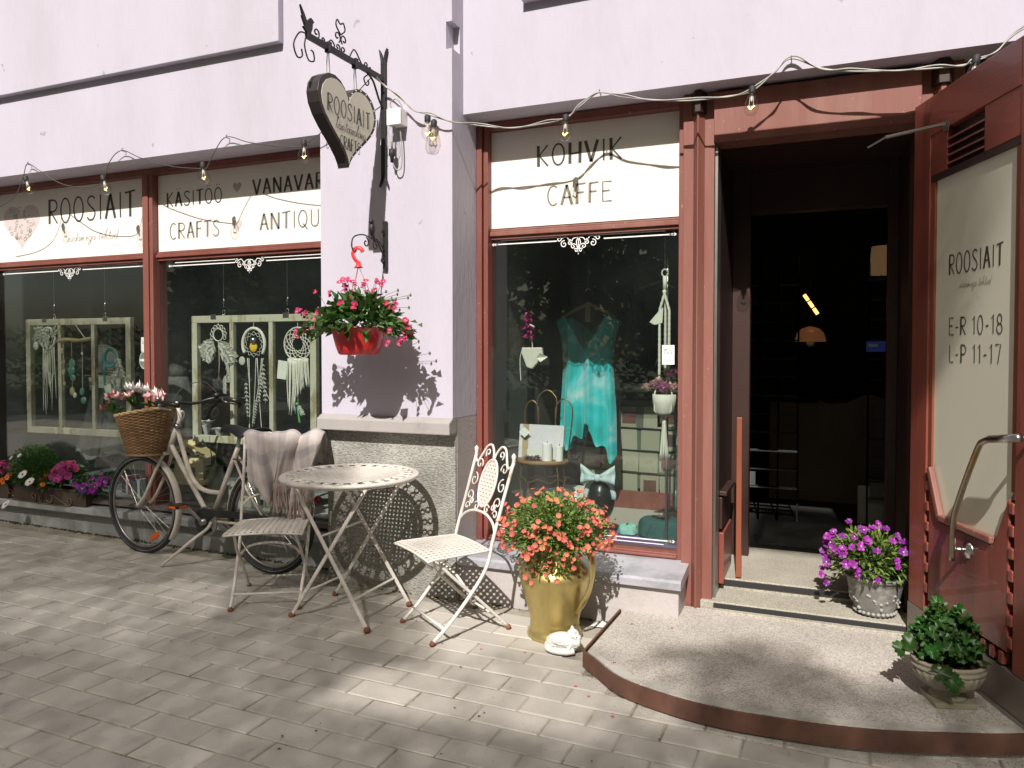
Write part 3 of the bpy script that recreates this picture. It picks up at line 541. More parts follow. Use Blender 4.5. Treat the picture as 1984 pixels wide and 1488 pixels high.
# scroll decals along the top (and bottom) of the panes
def decal(parent, y, x0, x1, z, cx, s=1, flip=1):
    mp = lambda u, v: (u, y, z+v*flip); d = MB(); g = .128*s
    for a, b in ((x0, cx-g*1.0), (cx+g*1.0, x1)):
        d.ribbon([(a+.02, 0), (b, 0)], .007, mp); d.ribbon([(a+.05 if a == x0 else a, .022), (b-(.05 if b == x1 else 0), .022)], .005, mp)
    for e, sg in ((x0, -1), (x1, 1)):
        for k in range(3): d.ribbon([(e+sg*(.0-k*.014), -.007+.002*k), (e+sg*(.01-k*.014), 0), (e+sg*(.0-k*.014), .007-.002*k)], .007, mp)
    for sg in (-1, 1):
        sx = lambda pts: [(cx+sg*(p[0])*s, p[1]*s) for p in pts]
        for pts in (spiral(.115, .01, .017, .004, 60, 480), smooth([(.10,.012),(.07,.02),(.045,-.012),(.03,.01),(.0,.016)],5), spiral(.085,-.02,.021,.004,100,-330), spiral(.052,-.012,.017,.003,60,480), spiral(.03,-.035,.016,.003,150,-270), spiral(.014,-.058,.012,.002,30,420), smooth([(.0,.014),(.012,-.01),(.004,-.05),(.0,-.075)],5)):
            d.ribbon(sx(pts), .0052*s, mp)
    d.ribbon([(cx, .018), (cx, -.08*s)], .005, mp); return d.build('window_decal', WHITED, parent)
decal(LW, .287, -6.30, -4.73, 2.062, -5.52); decal(LW, .287, -4.46, -2.95, 2.05, -3.72); decal(RW, .395, -1.90, -.792, 2.083, -1.355, 1.05); decal(RW, .395, -1.90, -.792, .345, -1.355, 1.0, -1)
def sticker(parent, y, x, z):
    s_ = MB().box(x-.035, x+.035, y-.001, y, z-.055, z+.055).build('alarm_sticker', WHITED, parent); mp = lambda u, v: (u, y-.002, v)
    return s_
sticker(RW, .394, -.822, 1.405); put(text('G4S', lambda u, v: (u, .3925, v), -.845, 1.41, -.80, .02, .003), INK, RW); put(MB().ribbon(A(-.835, 1.426, .012, .01, 60, 150), .004, lambda u, v: (u, .3922, v)), M('sticker_red', (.6,.03,.08), .5), RW, 'sticker_arc')
put(MB().ribbon([(-.832, 1.375), (-.806, 1.376)], .004, lambda u, v: (u, .3922, v)), INKM, RW)
sticker(LW, .288, -4.725, 1.475); put(text('G4S', lambda u, v: (u, .2865, v), -4.75, 1.48, -4.70, .02, .003), INK, LW)
put(MB().add([(x, .2875, z) for x, z in A(-4.735, 1.356, .045, .066, 0, 345, 24)], [tuple(range(25))]), M('round_sticker_green', (.16,.22,.17), .5), LW, 'round_sticker'); put(MB().box(-4.775, -4.695, .2862, .287, 1.348, 1.366), WHITED, LW, 'round_sticker'); put(MB().ribbon(A(-4.735, 1.356, .041, .061, 0, 360, 24), .004, lambda u, v: (u, .2868, v)), WHITED, LW, 'round_sticker')
# ------------------------------------------------------------------ doorstep
st = thing('doorstep', 'low rounded terrazzo doorstep with a rusty steel edge in front of the open door', 'doorstep')
plat_arc = [(q.x, q.y) for q in smooth([(x, y, 0) for x, y in plat_arc], 4)]
poly = plat_arc + [(1.38,.27),(-1.005,.27)]; inner = []
cx_, cy_ = .1, .0
slab = MB(); slab.prism([(cx_+(x-cx_)*.985, y+.016 if y < .2 else y) for x, y in poly], -.3, .03, lambda u, v, z: (u, v, z)); slab.build('slab', TERRAZZO, st, bevel=.004)
def arc_in(t, d):
    q = t*(len(plat_arc)-1); j = min(int(q), len(plat_arc)-2); f = q-j; a, b = plat_arc[j], plat_arc[j+1]; dx, dy = b[0]-a[0], b[1]-a[1]; l = sqrt(dx*dx+dy*dy)
    return (a[0]+dx*f-dy/l*d, a[1]+dy*f+dx/l*d)
MORT = M('edge_mortar', (.44,.42,.385), .85, var=.15, vs=9, bump=.4, bs=50, col2=(.33,.31,.28), mixs=8)
er = random.Random(8); cuts = [.012, .12, .20, .285, .36, .46, .58, .70, .83, .97]
for a_, b_ in zip(cuts, cuts[1:]):   # mortar margin along the edge, cracked into pieces
    m_ = MB(); n_ = 10; ts = [a_+.0025+(b_-a_-.005)*i/n_ for i in range(n_+1)]; w_ = .072 if a_ > .1 else .05
    m_.prism([arc_in(t, .017) for t in ts] + [arc_in(t, w_+er.uniform(-.008,.008)) for t in reversed(ts)], .02, .0318+er.uniform(-.0008,.0008), lambda u, v, z: (u, v, z)); m_.build('edge_mortar', MORT, st, bevel=.0015)
ed = MB(); path = [(-1.012,.07)] + plat_arc
for i in range(len(path)-1):
    pass
L_, R_ = [], []
k = len(path)
for i, (x, y) in enumerate(path):
    a, b = path[max(i-1,0)], path[min(i+1,k-1)]; dx, dy = b[0]-a[0], b[1]-a[1]; l = sqrt(dx*dx+dy*dy); nx, ny = dy/l, -dx/l
    L_.append((x+nx*.004, y+ny*.004)); R_.append((x-nx*.006, y-ny*.006))
vs_ = [(x, y, -.043) for x, y in L_] + [(x, y, .033) for x, y in L_] + [(x, y, .033) for x, y in R_] + [(x, y, -.043) for x, y in R_]
ed.add(vs_, [(i, i+1, k+i+1, k+i) for i in range(k-1)] + [(k+i, k+i+1, 2*k+i+1, 2*k+i) for i in range(k-1)] + [(2*k+i, 2*k+i+1, 3*k+i+1, 3*k+i) for i in range(k-1)] + [(3*k+i, 3*k+i+1, i+1, i) for i in range(k-1)])
ed.build('steel_edge', RUSTP, st)
gr = MB(); rr = random.Random(3)
for i in range(900):
    q = rr.random()*(len(plat_arc)-1); j = int(q); f = q-j; x = plat_arc[j][0]*(1-f)+plat_arc[j+1][0]*f; y = plat_arc[j][1]*(1-f)+plat_arc[j+1][1]*f - abs(rr.gauss(0, .035)); r_ = rr.uniform(.001,.0035)
    gr.ball((x, y, gz(x)+.001), r_, r_, r_*.7, 4, 2)
tag(gr.build('grit', JOINT), kind='stuff')
# ------------------------------------------------------------------ wrought iron sign bracket and heart sign
XB = -2.43
br = thing('sign_bracket', 'black wrought iron sign bracket with scrolls and a bird on its arm', 'sign bracket', (XB, 0, 0))
p = MB()
p.prism([(-.014,2.45),(-.030,2.40),(-.016,2.425),(0,2.475),(.016,2.425),(.030,2.40),(.014,2.45),(.014,3.14),(.028,3.21),(.014,3.185),(0,3.13),(-.014,3.185),(-.028,3.21),(-.014,3.14)], -.03, -.004)
p.build('wall_bar', IRON, br, bevel=.002)
p = MB(); p.bar((0,-.03,3.03), (0,-.735,3.018), .022, .03); p.build('arm', IRON, br, bevel=.002)
p = MB(); p.tube(smooth([(0,-.03,2.86),(0,-.07,2.90),(0,-.13,2.985),(0,-.19,3.012)],5), .006, 6); p.build('brace', IRON, br, smooth=True)
yz = lambda pts, x=0: [(x, u, v) for u, v in pts]
p = MB()
for pts in (smooth([(-.735,3.025),(-.79,3.01),(-.835,2.94),(-.81,2.885),(-.77,2.90),(-.775,2.935)],6), smooth([(-.735,3.02),(-.75,2.96),(-.72,2.90),(-.675,2.91),(-.68,2.95),(-.70,2.955)],6),
    spiral(-.655,3.06,.028,.005,-90,330), spiral(-.60,3.045,.016,.004,-90,280), smooth([(-.57,3.03),(-.53,3.07),(-.50,3.05),(-.52,3.035)],5), spiral(-.475,3.11,.03,.006,-60,330), spiral(-.415,3.11,.03,.006,240,-150),
    [(u+.0, v) for u, v in heart(-.445,3.155,.085,-.0001)] if False else smooth([(-.445,3.13),(-.485,3.165),(-.475,3.20),(-.447,3.185),(-.42,3.20),(-.405,3.165),(-.445,3.13)],5),
    spiral(-.47,3.055,.022,.004,-90,300), spiral(-.42,3.055,.022,.004,270,-120), smooth([(-.37,3.03),(-.33,3.09),(-.30,3.09),(-.25,3.045),(-.22,3.03)],5), spiral(-.20,3.052,.018,.004,200,-160), spiral(-.165,3.045,.012,.003,-90,260), smooth([(-.19,3.0),(-.225,2.97),(-.20,2.94),(-.175,2.955),(-.185,2.975)],5)):
    p.tube(yz(pts), .0042, 5)
p.build('scrollwork', IRON, br, smooth=True)
bird = [(-.735,3.03),(-.765,3.05),(-.75,3.06),(-.775,3.10),(-.768,3.105),(-.785,3.15),(-.755,3.115),(-.735,3.085),(-.72,3.10),(-.705,3.115),(-.69,3.11),(-.678,3.10),(-.69,3.09),(-.692,3.065),(-.705,3.035),(-.72,3.025)]
MB().prism(bird, -.006, .006, lambda u, v, d: (d, u, v)).build('bird', IRON, br)
for y_ in (-.555, -.31):
    p = MB(); p.box(-.016, .016, y_-.012, y_+.012, 2.995, 3.05); p.build('clamp', IRON, br, bevel=.002)
hs = thing('heart_sign', 'heart-shaped shop sign with black rim and lettering hanging from the iron arm', 'sign', (XB, -.425, 2.65))
H = lambda s_, dv=0: heart(0, dv, .54*s_, .46*s_)
HT = .42
p = MB(); p.prism(H(1), -.036, .036, lambda u, v, d: (d, u, v)); p.build('rim', SIGNRIM, hs, bevel=.004)
for sg in (-1, 1):
    f = MB().prism(H(.90, .002), sg*.0365, sg*.0385, lambda u, v, d: (d, u, v)).build('face', SIGNFACE, hs)
    mpp = lambda u, v, sg=sg: (sg*.0405, u*sg, v)
    for t_, u0, v0, u1, h_, wd_, fn, sl_ in (('ROOSIAIT', -.195, .022, .20, .092, .009, GL, 0), ('käsitöösalong', -.125, -.048, .15, .056, .0046, SC, .25), ('CRAFTS', -.085, -.14, .10, .066, .0065, GL, 0)):
        text(t_, mpp, u0, v0, u1, h_, wd_, fn, .12 if fn is GL else .02, sl_).build('lettering', INK, f)
p = MB()
for i in range(14): q = H(.95)[2+i] if i < 13 else H(.95)[15]; p.ball((.037, q[0], q[1]), .004, n=6, m=4)
p.build('rim_studs', WHITED, hs)
p = MB()
for y_, yb in ((-.13, -.125), (.115, .125)):
    for d_ in (-.02, .012): p.tube(smooth([(0,y_,.40),(0,y_+d_*.6,.30),(0,yb+d_,.205)],4), .0028, 5)
p.build('hanging_wire', CABLEL, hs, smooth=True)
# plant bracket with bird
pb = thing('plant_bracket', 'small black iron plant bracket with an owl-like bird on the lilac wall', 'plant bracket', (-2.425, 0, 0))
p = MB(); p.box(-.012, .012, -.026, -.004, 1.911, 2.197); p.build('wall_bar', IRON, pb, bevel=.002)
p = MB()
for pts in (smooth([(-.026,2.02),(-.08,2.065),(-.16,2.075),(-.25,2.085),(-.34,2.06),(-.36,2.01),(-.335,1.975),(-.315,1.99)],6), spiral(-.22,2.045,.03,.006,80,-300), spiral(-.12,2.04,.03,.006,100,480), smooth([(-.026,1.99),(-.06,2.02),(-.11,2.08)],4), spiral(-.05,1.965,.022,.005,60,-280), spiral(-.045,2.13,.018,.004,-60,260)): p.tube(yz(pts), .0042, 5)
p.build('scrollwork', IRON, pb, smooth=True)
p = MB(); p.ball((0,-.155,2.13), .017, .02, .038); p.ball((0,-.162,2.172), .015, .017, .016); p.prism([(-.15,2.11),(-.11,2.055),(-.13,2.06),(-.165,2.10)], -.006, .006, lambda u, v, d: (d, u, v)); p.build('bird', IRON, pb, smooth=True)
# junction box
jb = thing('junction_box', 'white plastic junction box on the wall beside the sign bracket', 'junction box', (-2.325, 0, 2.785))
MB().box(-.045, .045, -.075, -.001, -.045, .045).build('case', PLASTW, jb, bevel=.004); MB().box(-.047, .047, -.082, -.0755, -.047, .047).build('cover', PLASTW, jb, bevel=.003)
c = MB(); c.tube(smooth([(-.03,-.04,.045),(-.04,-.05,.09),(-.0,-.05,.11),(.03,-.04,.07),(.03,-.04,.045)],5), .004, 6); c.tube(smooth([(-.02,-.04,-.045),(-.03,-.04,-.10),(-.035,-.05,-.14)],4), .004, 6); c.build('cable_loop', CABLEL, jb, smooth=True)
jl = thing('hanging_lamp_holder', 'clear bulb with black holder hanging upside down below the white junction box', 'bulb', (-2.352, -.055, 2.66))
MB().lathe([(.0,.085),(.012,.08),(.026,.045),(.034,0),(.032,-.03),(.02,-.05),(.017,-.06)], 14).build('bulb_glass', BULBG, jl, smooth=True)
MB().lathe([(.018,-.055),(.019,-.09),(.012,-.10),(.009,-.13),(.0,-.132)], 12).build('socket', BLACK, jl, smooth=True); c = MB(); c.tube(smooth([(0,0,-.12),(.02,.01,-.17),(.05,.02,-.16),(.055,.02,-.06),(.05,.01,.06)],5), .004, 6); c.tube([(0,0,-.05),(0,0,.02)], .006, 6); c.build('cable_loop', CABLEL, jl, smooth=True)
# ------------------------------------------------------------------ string lights
SG = thing('string_lights', 'festoon string of clear bulbs hung along the shop front', 'string lights', (0, 0, 0))
wr = random.Random(9)
def cable(pts, r=.0035, both=True, m=CABLE):
    c = MB(); q = smooth(pts, 7); c.tube(q, r, 6)
    if both: c.tube([Vector(a) + Vector((.003*sin(i*.7), -.004+.004*cos(i*.7), .008*sin(i*.45+1)+.004)) for i, a in enumerate(q)], r*.9, 6)
    return c.build('cable', m, SG, smooth=True)
cable([(-6.1,-.04,2.50),(-5.835,-.04,2.53),(-5.657,-.04,2.602),(-5.567,-.04,2.733),(-5.525,-.035,2.825),(-5.396,-.035,2.764),(-5.205,-.04,2.664),(-5.017,-.04,2.611),(-4.782,-.045,2.599),(-4.714,-.045,2.647),(-4.661,-.04,2.762),(-4.55,-.035,2.826),(-4.379,-.035,2.759),(-4.096,-.04,2.673),(-3.832,-.045,2.631),(-3.779,-.045,2.625),(-3.711,-.04,2.728),(-3.614,-.035,2.818),(-3.432,-.035,2.765),(-3.226,-.04,2.721),(-3.007,-.04,2.689),(-2.98,-.045,2.708),(-2.864,-.06,2.746),(-2.65,-.10,2.88),(-2.44,-.13,3.01)], .003, False)
cable([(-2.43,-.12,3.01),(-2.397,-.06,2.981),(-2.293,-.06,2.893),(-2.208,-.06,2.817),(-2.107,-.06,2.775),(-1.975,-.04,2.728),(-1.86,.06,2.72),(-1.679,.10,2.695),(-1.476,.10,2.695),(-1.336,.10,2.712),(-1.25,.10,2.767),(-1.148,.115,2.832),(-1.034,.10,2.789),(-.867,.10,2.752),(-.679,.10,2.722),(-.497,.10,2.718),(-.354,.10,2.730),(-.25,.10,2.808),(-.171,.115,2.869),(-.037,.10,2.798),(.101,.10,2.763),(.277,.10,2.741),(.427,.10,2.729),(.551,.10,2.726),(.601,.10,2.734),(.69,.10,2.767),(.795,.10,2.853),(1.1,.11,2.95)], .0042, True, CABLEL)
hk = MB()
for x, y, z in ((-5.525,0,2.822),(-4.55,0,2.823),(-3.614,0,2.815),(-1.148,R0,2.829),(-.171,R0,2.866)): hk.tube(smooth([(x,y,z),(x,y-.03,z),(x,y-.034,z+.014),(x,y-.025,z+.018)],3), .0025, 5)
hk.build('hook', CABLE, SG)
def bulb(x, y, z, tx=0, s_=1):
    b = empty_part('bulb', SG, (x, y, z)); b.rotation_euler = (0, tx, 0); b.scale = (s_*1.2, s_*1.2, s_*1.2)
    MB().lathe([(.0,-.062),(.014,-.060),(.026,-.048),(.031,-.030),(.029,-.012),(.020,.012),(.015,.026),(.0145,.03)], 16).build('bulb_glass', BULBG, b, smooth=True)
    MB().lathe([(.014,.026),(.015,.03),(.0145,.054),(.009,.06),(.0,.061)], 12).build('socket', BLACK if s_ > .99 else PLASTW, b, smooth=True)
    c = MB(); c.tube([(-.006,0,.03),(-.009,0,-.022),(0,0,-.028),(.009,0,-.022),(.006,0,.03)], .0011, 4); c.lathe([(.004,.03),(.005,.0),(.002,-.005)], 6); c.build('filament_stem', COTTON, b)
    MB().tube(smooth([(-.012,0,-.024),(-.004,.006,-.034),(.005,-.004,-.03),(.013,0,-.024)],3), .0028, 5).build('filament', FILA, b, smooth=True)
for q in ((-5.515,-.045,2.668,-.35),(-4.71,-.045,2.60,-.3),(-3.80,-.045,2.60,-.1),(-2.988,-.045,2.66,0)): bulb(*q)
for q in ((-1.335,.09,2.655,.05),(-.355,.09,2.68,.05),(.605,.09,2.69,.15)): bulb(*q)
bulb(-2.115,-.055,2.705,0); bulb(-2.09,-.035,2.68,.1)
# ------------------------------------------------------------------ flowers and leaves: meshes shared by many flower objects
def flower_mesh(name, n, r, mats, cup=.25, wd=.78, eye=.18, double=False):
    mb = MB()
    for ring in range(2 if double else 1):
        rr_ = r*(1-.35*ring)
        for k in range(n):
            a = 2*pi*(k+.5*ring)/n; w_ = rr_*wd*pi/n*1.15
            ca, sa = cos(a), sin(a); P_ = lambda d, s_, z: (ca*d-sa*s_, sa*d+ca*s_, z)
            z1, z2 = rr_*cup*.6+ring*.002, rr_*cup+ring*.003
            mb.add([P_(0,0,ring*.002), P_(rr_*.55,-w_,z1), P_(rr_*1.0,-w_*.6,z2*(.6+.8*(k%2))), P_(rr_*.86,0,z2*.7), P_(rr_*1.0,w_*.6,z2), P_(rr_*.55,w_,z1)], [(0,1,2,3),(0,3,4,5)])
    mb.cur = 1; mb.lathe([(r*eye, r*.05), (r*eye*.8, r*.14), (0, r*.18)], 6); return mb.mesh(name, mats)
def pansy_mesh(name, r, mats):
    mb = MB()
    for a, rr_, w_ in ((62,1.05,.40),(118,1.05,.40),(190,.92,.38),(-10,.92,.38),(-90,1.0,.62)):
        a = radians(a); ca, sa = cos(a), sin(a); P_ = lambda d, s_, z: (ca*d-sa*s_, sa*d+ca*s_, z); R_ = r*rr_; w2 = R_*w_; z = .002 if sa > 0 else .004
        mb.add([P_(0,0,z), P_(R_*.45,-w2,z+.003), P_(R_*.9,-w2*.75,z+.004), P_(R_,0,z+.002), P_(R_*.9,w2*.75,z+.004), P_(R_*.45,w2,z+.003)], [(0,1,2,3),(0,3,4,5)])
    mb.cur = 1; mb.lathe([(r*.17, .0065), (r*.12, .008), (0, .0085)], 6); return mb.mesh(name, mats)
CORALF = [flower_mesh('flower', 5, .0125, [CORAL, CEYE], .3), flower_mesh('flower', 4, .0145, [CORAL, CEYE], .5), flower_mesh('flower', 5, .0105, [CORAL, CORAL], .9)]
PINKF = [flower_mesh('flower', 5, .02, [PINK, EYE], .35), flower_mesh('flower', 5, .017, [PINK, PINK], .8)]
VIOLF = [pansy_mesh('flower', .022, [VIOL, EYE]), pansy_mesh('flower', .019, [VIOL, EYED])]
PURPF = [pansy_mesh('flower', .033, [PURP, EYEY]), pansy_mesh('flower', .028, [VIOL, EYED])]
ORANF = [pansy_mesh('flower', .026, [ORAN, EYED])]; MAGEF = [flower_mesh('flower', 6, .03, [MAGE, EYED], .5, 1, .12, True)]
DAISY = [flower_mesh('flower', 14, .04, [WHIT, EYED], .12, .85, .2)]; TULIP = [flower_mesh('flower', 6, .03, [WHIT, WHIT], 1.5, 1.1, .1, True), flower_mesh('flower', 6, .032, [PALE, PALE], 1.0, 1.1, .1, True), flower_mesh('flower', 6, .03, [ROSE, ROSE], 1.1, 1.1, .1, True)]
def dome_pts(n, c, rx, ry, rz, lo=-.2, jit=.1, r=rnd):
    out = []
    for i in range(n):
        z = lo + (1-lo)*r.random(); a = 2*pi*r.random(); q = sqrt(max(0, 1-z*z)); d = Vector((q*cos(a), q*sin(a), z)); k = 1 + r.uniform(-jit, jit*.5)
        out.append((Vector((c[0]+d.x*rx*k, c[1]+d.y*ry*k, c[2]+d.z*rz*k)), d))
    return out
def foliage(mb, n, c, rx, ry, rz, l, w, lo=-.2, r=rnd, fill=.45):
    for i in range(n):
        z = lo + (1-lo)*r.random(); a = 2*pi*r.random(); q = sqrt(max(0, 1-z*z)); k = fill + (1-fill)*r.random()**.6
        p = (c[0]+q*cos(a)*rx*k, c[1]+q*sin(a)*ry*k, c[2]+z*rz*k)
        d = Vector((q*cos(a), q*sin(a), z*.6+.2)) + Vector((r.uniform(-.7,.7), r.uniform(-.7,.7), r.uniform(-.7,.7)))
        mb.leaf(p, d, (r.uniform(-.5,.5), r.uniform(-.5,.5), 1), l*r.uniform(.6,1.25), w*r.uniform(.6,1.25))
    return mb
CAMD = Vector((.3, -.9, .35))
# ------------------------------------------------------------------ hanging red pot
hp = thing('hanging_flower_pot', 'red plastic hanging pot of pink flowers on a hooked hanger against the lilac wall', 'hanging pot', (-2.402, -.33, 1.405))
MB().lathe([(.0,.002),(.100,.0),(.112,.008),(.126,.045),(.140,.10),(.149,.142),(.156,.146),(.156,.152),(.145,.152),(.132,.11)], 28).build('pot', REDP, hp, smooth=True)
MB().lathe([(.0,.132),(.136,.13)], 20).build('soil', SOIL, hp)
b_ = MB(); b_.add([(u, v, w_) for u, v, w_ in [(x*.6+.035, -.118-z*.25, .088+z) for x, z in heart(0, 0, .035, .035, 16)]], [tuple(range(16))]); b_.build('heart_tag', EYEY, hp)
b_ = MB()
for a in (30, 150, 270): b_.tube([(.15*cos(radians(a)), .15*sin(radians(a)), .145), (0, 0, .495)], .0016, 4)
b_.build('hanger_wire', REDP, hp)
b_ = MB(); b_.tube(smooth([(0,0,.49),(0,0,.51),(-.02,-.008,.535),(-.03,-.01,.565),(-.015,-.005,.592),(.012,.0,.592),(.028,.004,.572)],6), [.013]*3+[.0115]*34, 8, flat=.6); b_.lathe([(.0,.48),(.026,.484),(.016,.495),(.011,.52)], 12); b_.build('hook', M('coral_red_plastic', (.70,.045,.05), .35, var=.05), hp, smooth=True)
fo = MB(); foliage(fo, 420, (0,0,.15), .20, .20, .17, .075, .055, -.15)
for k in range(120):
    s_ = rnd.choice((-1, 1)); t = rnd.random(); p_ = Vector((s_*(.17+.17*t)+U(-.03,.03), U(-.12,.06), .17-.05*t+U(-.04,.05))); fo.leaf(p_, (s_, U(-.6,.6), U(-.6,.4)), (U(-.5,.5),U(-.5,.5),1), U(.03,.06), U(.025,.045))
tag(fo.build('foliage', LEAFM, hp), kind='stuff')
stm = MB(); fl_ = []
for k in range(66):
    if k < 34: p_, d_ = dome_pts(1, (0,0,.16), .20, .19, .20, .15)[0]; e_ = p_ + d_*U(.0,.07)+Vector((0,0,U(0,.05)))
    elif k < 52: e_ = Vector((-.30+U(-.08,.06), U(-.12,.05), .17+U(-.08,.09))); p_ = Vector((-.18,0,.17)); d_ = Vector((-.6,-.4,.2))
    else: e_ = Vector((.32+U(-.09,.07), U(-.10,.06), .12+U(-.07,.07))); p_ = Vector((.18,0,.16)); d_ = Vector((.6,-.4,.1))
    stm.tube(smooth([p_, (p_+e_)/2+Vector((0,0,.015)), e_],3), .0014, 4); fl_.append((e_, d_))
for k in range(16):   # long wiry stems with buds
    s_ = rnd.choice((-1, 1, 1)); e_ = Vector((s_*U(.12,.36), U(-.15,.05), .18+U(0,.18))); stm.tube(smooth([(s_*.08,0,.2),(e_*.6)+Vector((0,0,.1)),e_],4), .0012, 4); stm.ball(e_, .007, .007, .010, 6, 4)
tag(stm.build('stems', STEM, hp), kind='stuff')
for e_, d_ in fl_:
    for q in range(2): inst(PINKF[rnd.randrange(2)], 'flower', hp, e_+Vector((U(-.014,.014),U(-.014,.014),U(-.012,.012))), facing(d_+CAMD*.9+Vector((U(-.5,.5),U(-.5,.5),U(-.5,.5)))), U(.6,.95))
# ------------------------------------------------------------------ bicycle (local x forward, y towards the street)
BK = thing('bicycle', 'cream city bicycle with a wicker front basket parked under the left shop window', 'bicycle', (-3.852, .008, -.013), atan2(.054, -1.215))
WR, FXX, RXX = .352, .618, -.562
def tb(name, pts, r, m=BIKEW, sm=True, n=10, par=BK): c = MB(); c.tube(pts, r, n); return c.build(name, m, par, smooth=sm)
def wheel(x):
    W_ = empty_part('wheel', BK, (x, 0, WR)); c = MB(); ring = lambda r, y=0, n=48: [(r*cos(2*pi*i/n), y, r*sin(2*pi*i/n)) for i in range(n)]
    c.tube(ring(WR-.021), .0215, 10, True); c.build('tyre', BLACK, W_, smooth=True)
    c = MB(); c.tube(ring(WR-.047), .0085, 8, True); c.build('rim', STEELD, W_, smooth=True)
    c = MB(); c.tube(ring(WR-.024, .0195, 40), .0014, 4, True); c.build('wall_stripe', PLASTW, W_, smooth=True)
    c = MB()
    for i in range(36):
        a = 2*pi*i/36; s_ = 1 if i % 2 else -1; b = a + (.9 if (i//2) % 2 else -.9)
        c.tube([((WR-.05)*cos(a), 0, (WR-.05)*sin(a)), (.028*cos(b), s_*.028, .028*sin(b))], .0011, 4)
    c.build('spokes', STEEL, W_)
    c = MB(); c.tube([(0,-.045,0),(0,-.03,0),(0,-.029,0),(0,.029,0),(0,.03,0),(0,.045,0)], [.007,.007,.018,.018,.007,.007], 10); c.build('hub', STEELD, W_, smooth=True)
    return W_
wf, wrr = wheel(FXX), wheel(RXX)
a = radians(-122); c = MB(); c.box(-.045, .045, .004, .018, -.018, .018); c.build('reflector', REFL, wf, bevel=.006, loc=((WR-.10)*cos(a), .008, (WR-.10)*sin(a)), rot=(0, radians(32)+pi*.0, 0))
fnd = lambda x, a0, a1, r, n=22: [(x+r*cos(radians(a0+(a1-a0)*i/n)), 0, WR+r*sin(radians(a0+(a1-a0)*i/n))) for i in range(n+1)]
def fender(name, x, a0, a1, m):
    c = MB(); r = WR+.016; pts = fnd(x, a0, a1, r); vs_ = []
    for p_ in pts:
        d_ = Vector((p_[0]-x, 0, p_[2]-WR)).normalized()
        for yy, k_ in ((-.027,-.016),(-.018,-.003),(0,.0),(.018,-.003),(.027,-.016)): vs_.append(Vector(p_)+Vector((0,yy,0))+d_*k_)
    k_ = len(pts); c.add(vs_, [(i*5+j, i*5+j+1, (i+1)*5+j+1, (i+1)*5+j) for i in range(k_-1) for j in range(4)]); return c.build(name, m, BK, smooth=True, solid=.002)
fender('front_fender', FXX, 75, 218, BIKEW); fender('rear_fender', RXX, -12, 160, BIKEW)
head_t, head_b = (.268, 0, .925), (.362, 0, .742)
crown = (.372, 0, .722)
tb('head_tube', [head_t, head_b], .019)
tb('top_tube', smooth([(.272,0,.90),(.235,0,.80),(.155,0,.605),(.085,0,.525),(.01,0,.495),(-.085,0,.49),(-.142,0,.492)], 6), .0155)
tb('down_tube', smooth([(.335,0,.79),(.22,0,.63),(.11,0,.49),(.03,0,.385),(-.035,0,.305)], 6), .0165)
tb('seat_tube', [(-.035,0,.30),(-.285,0,.805)], .016)
for s_ in (-1, 1):
    tb('chain_stay', [(-.04,s_*.025,.30),(-.33,s_*.055,.315),(RXX,s_*.05,WR)], .009)
    tb('seat_stay', [(-.262,s_*.02,.745),(-.40,s_*.05,.55),(RXX,s_*.05,WR)], .008)
    tb('fork_blade', smooth([(.372,s_*.035,.72),(.425,s_*.048,.62),(.53,s_*.05,.44),(.585,s_*.05,.375),(FXX,s_*.05,WR)], 5), .0115)
tb('fork_crown', [(.368,-.045,.73),(.368,.045,.73)], .014)
c = MB(); c.lathe([(.024,-.012),(.026,0),(.024,.012)], 14); c.build('headset', STEELD, BK, smooth=True, loc=head_t, rot=(0, radians(-27), 0))
tb('stem_tube', smooth([(.262,0,.94),(.245,0,.985),(.265,0,1.05),(.285,0,1.085)], 5), .014, BIKEW)
tb('handlebar', smooth([(-.02,.25,1.09),(.10,.262,1.105),(.20,.235,1.10),(.265,.14,1.07),(.285,0,1.085),(.265,-.14,1.07),(.20,-.235,1.10),(.10,-.262,1.105),(-.02,-.25,1.09)], 6), .0105, BLKG)
for s_ in (-1, 1):
    tb('grip', [(-.03,s_*.249,1.088),(.085,s_*.262,1.103)], .0165, BLKG)
    tb('brake_lever', smooth([(.11,s_*.255,1.10),(.13,s_*.27,1.085),(.07,s_*.285,1.068),(.0,s_*.275,1.06)], 4), .006, STEELD)
    c = MB(); c.lathe([(.02,-.014),(.022,0),(.02,.014),(0,.015)], 10); c.build('bell' if s_ > 0 else 'shifter', STEELD if s_ > 0 else BLKG, BK, smooth=True, loc=(.16, s_*.245, 1.125))
tb('brake_cable', smooth([(.13,.26,1.10),(.22,.2,1.20),(.32,.08,1.16),(.34,.02,1.0),(.35,0,.80)], 6), .0028, BLACK); tb('brake_cable', smooth([(.13,-.26,1.10),(.24,-.2,1.22),(.33,-.06,1.15),(.32,0,.95)], 6), .0028, BLACK)
sd = MB()
def sad(u, v):
    x = -.16 - .30*u; w_ = .022 + .105*max(0, (u-.25)/.75)**1.1; a = (v-.5)*pi*1.15; return (x, w_*sin(a), .905+.012*sin(u*6) + .035*cos(a)-.02*u*(1-u))
sd.sheet(14, 10, sad); sd.build('saddle', M('saddle_vinyl', (.016,.016,.022), .35, var=.2), BK, smooth=True, solid=.012)
tb('seat_post', [(-.275,0,.79),(-.305,0,.90)], .0125, STEEL)
c = MB()
for s_ in (-1, 1): c.tube(spiral(0,0,.018,.018,0,1080,40) and [( -.40+.018*cos(t*.6), s_*.045+.018*sin(t*.6), .86+.0016*t) for t in range(32)], .003, 5)
c.build('saddle_spring', STEELD, BK, smooth=True)
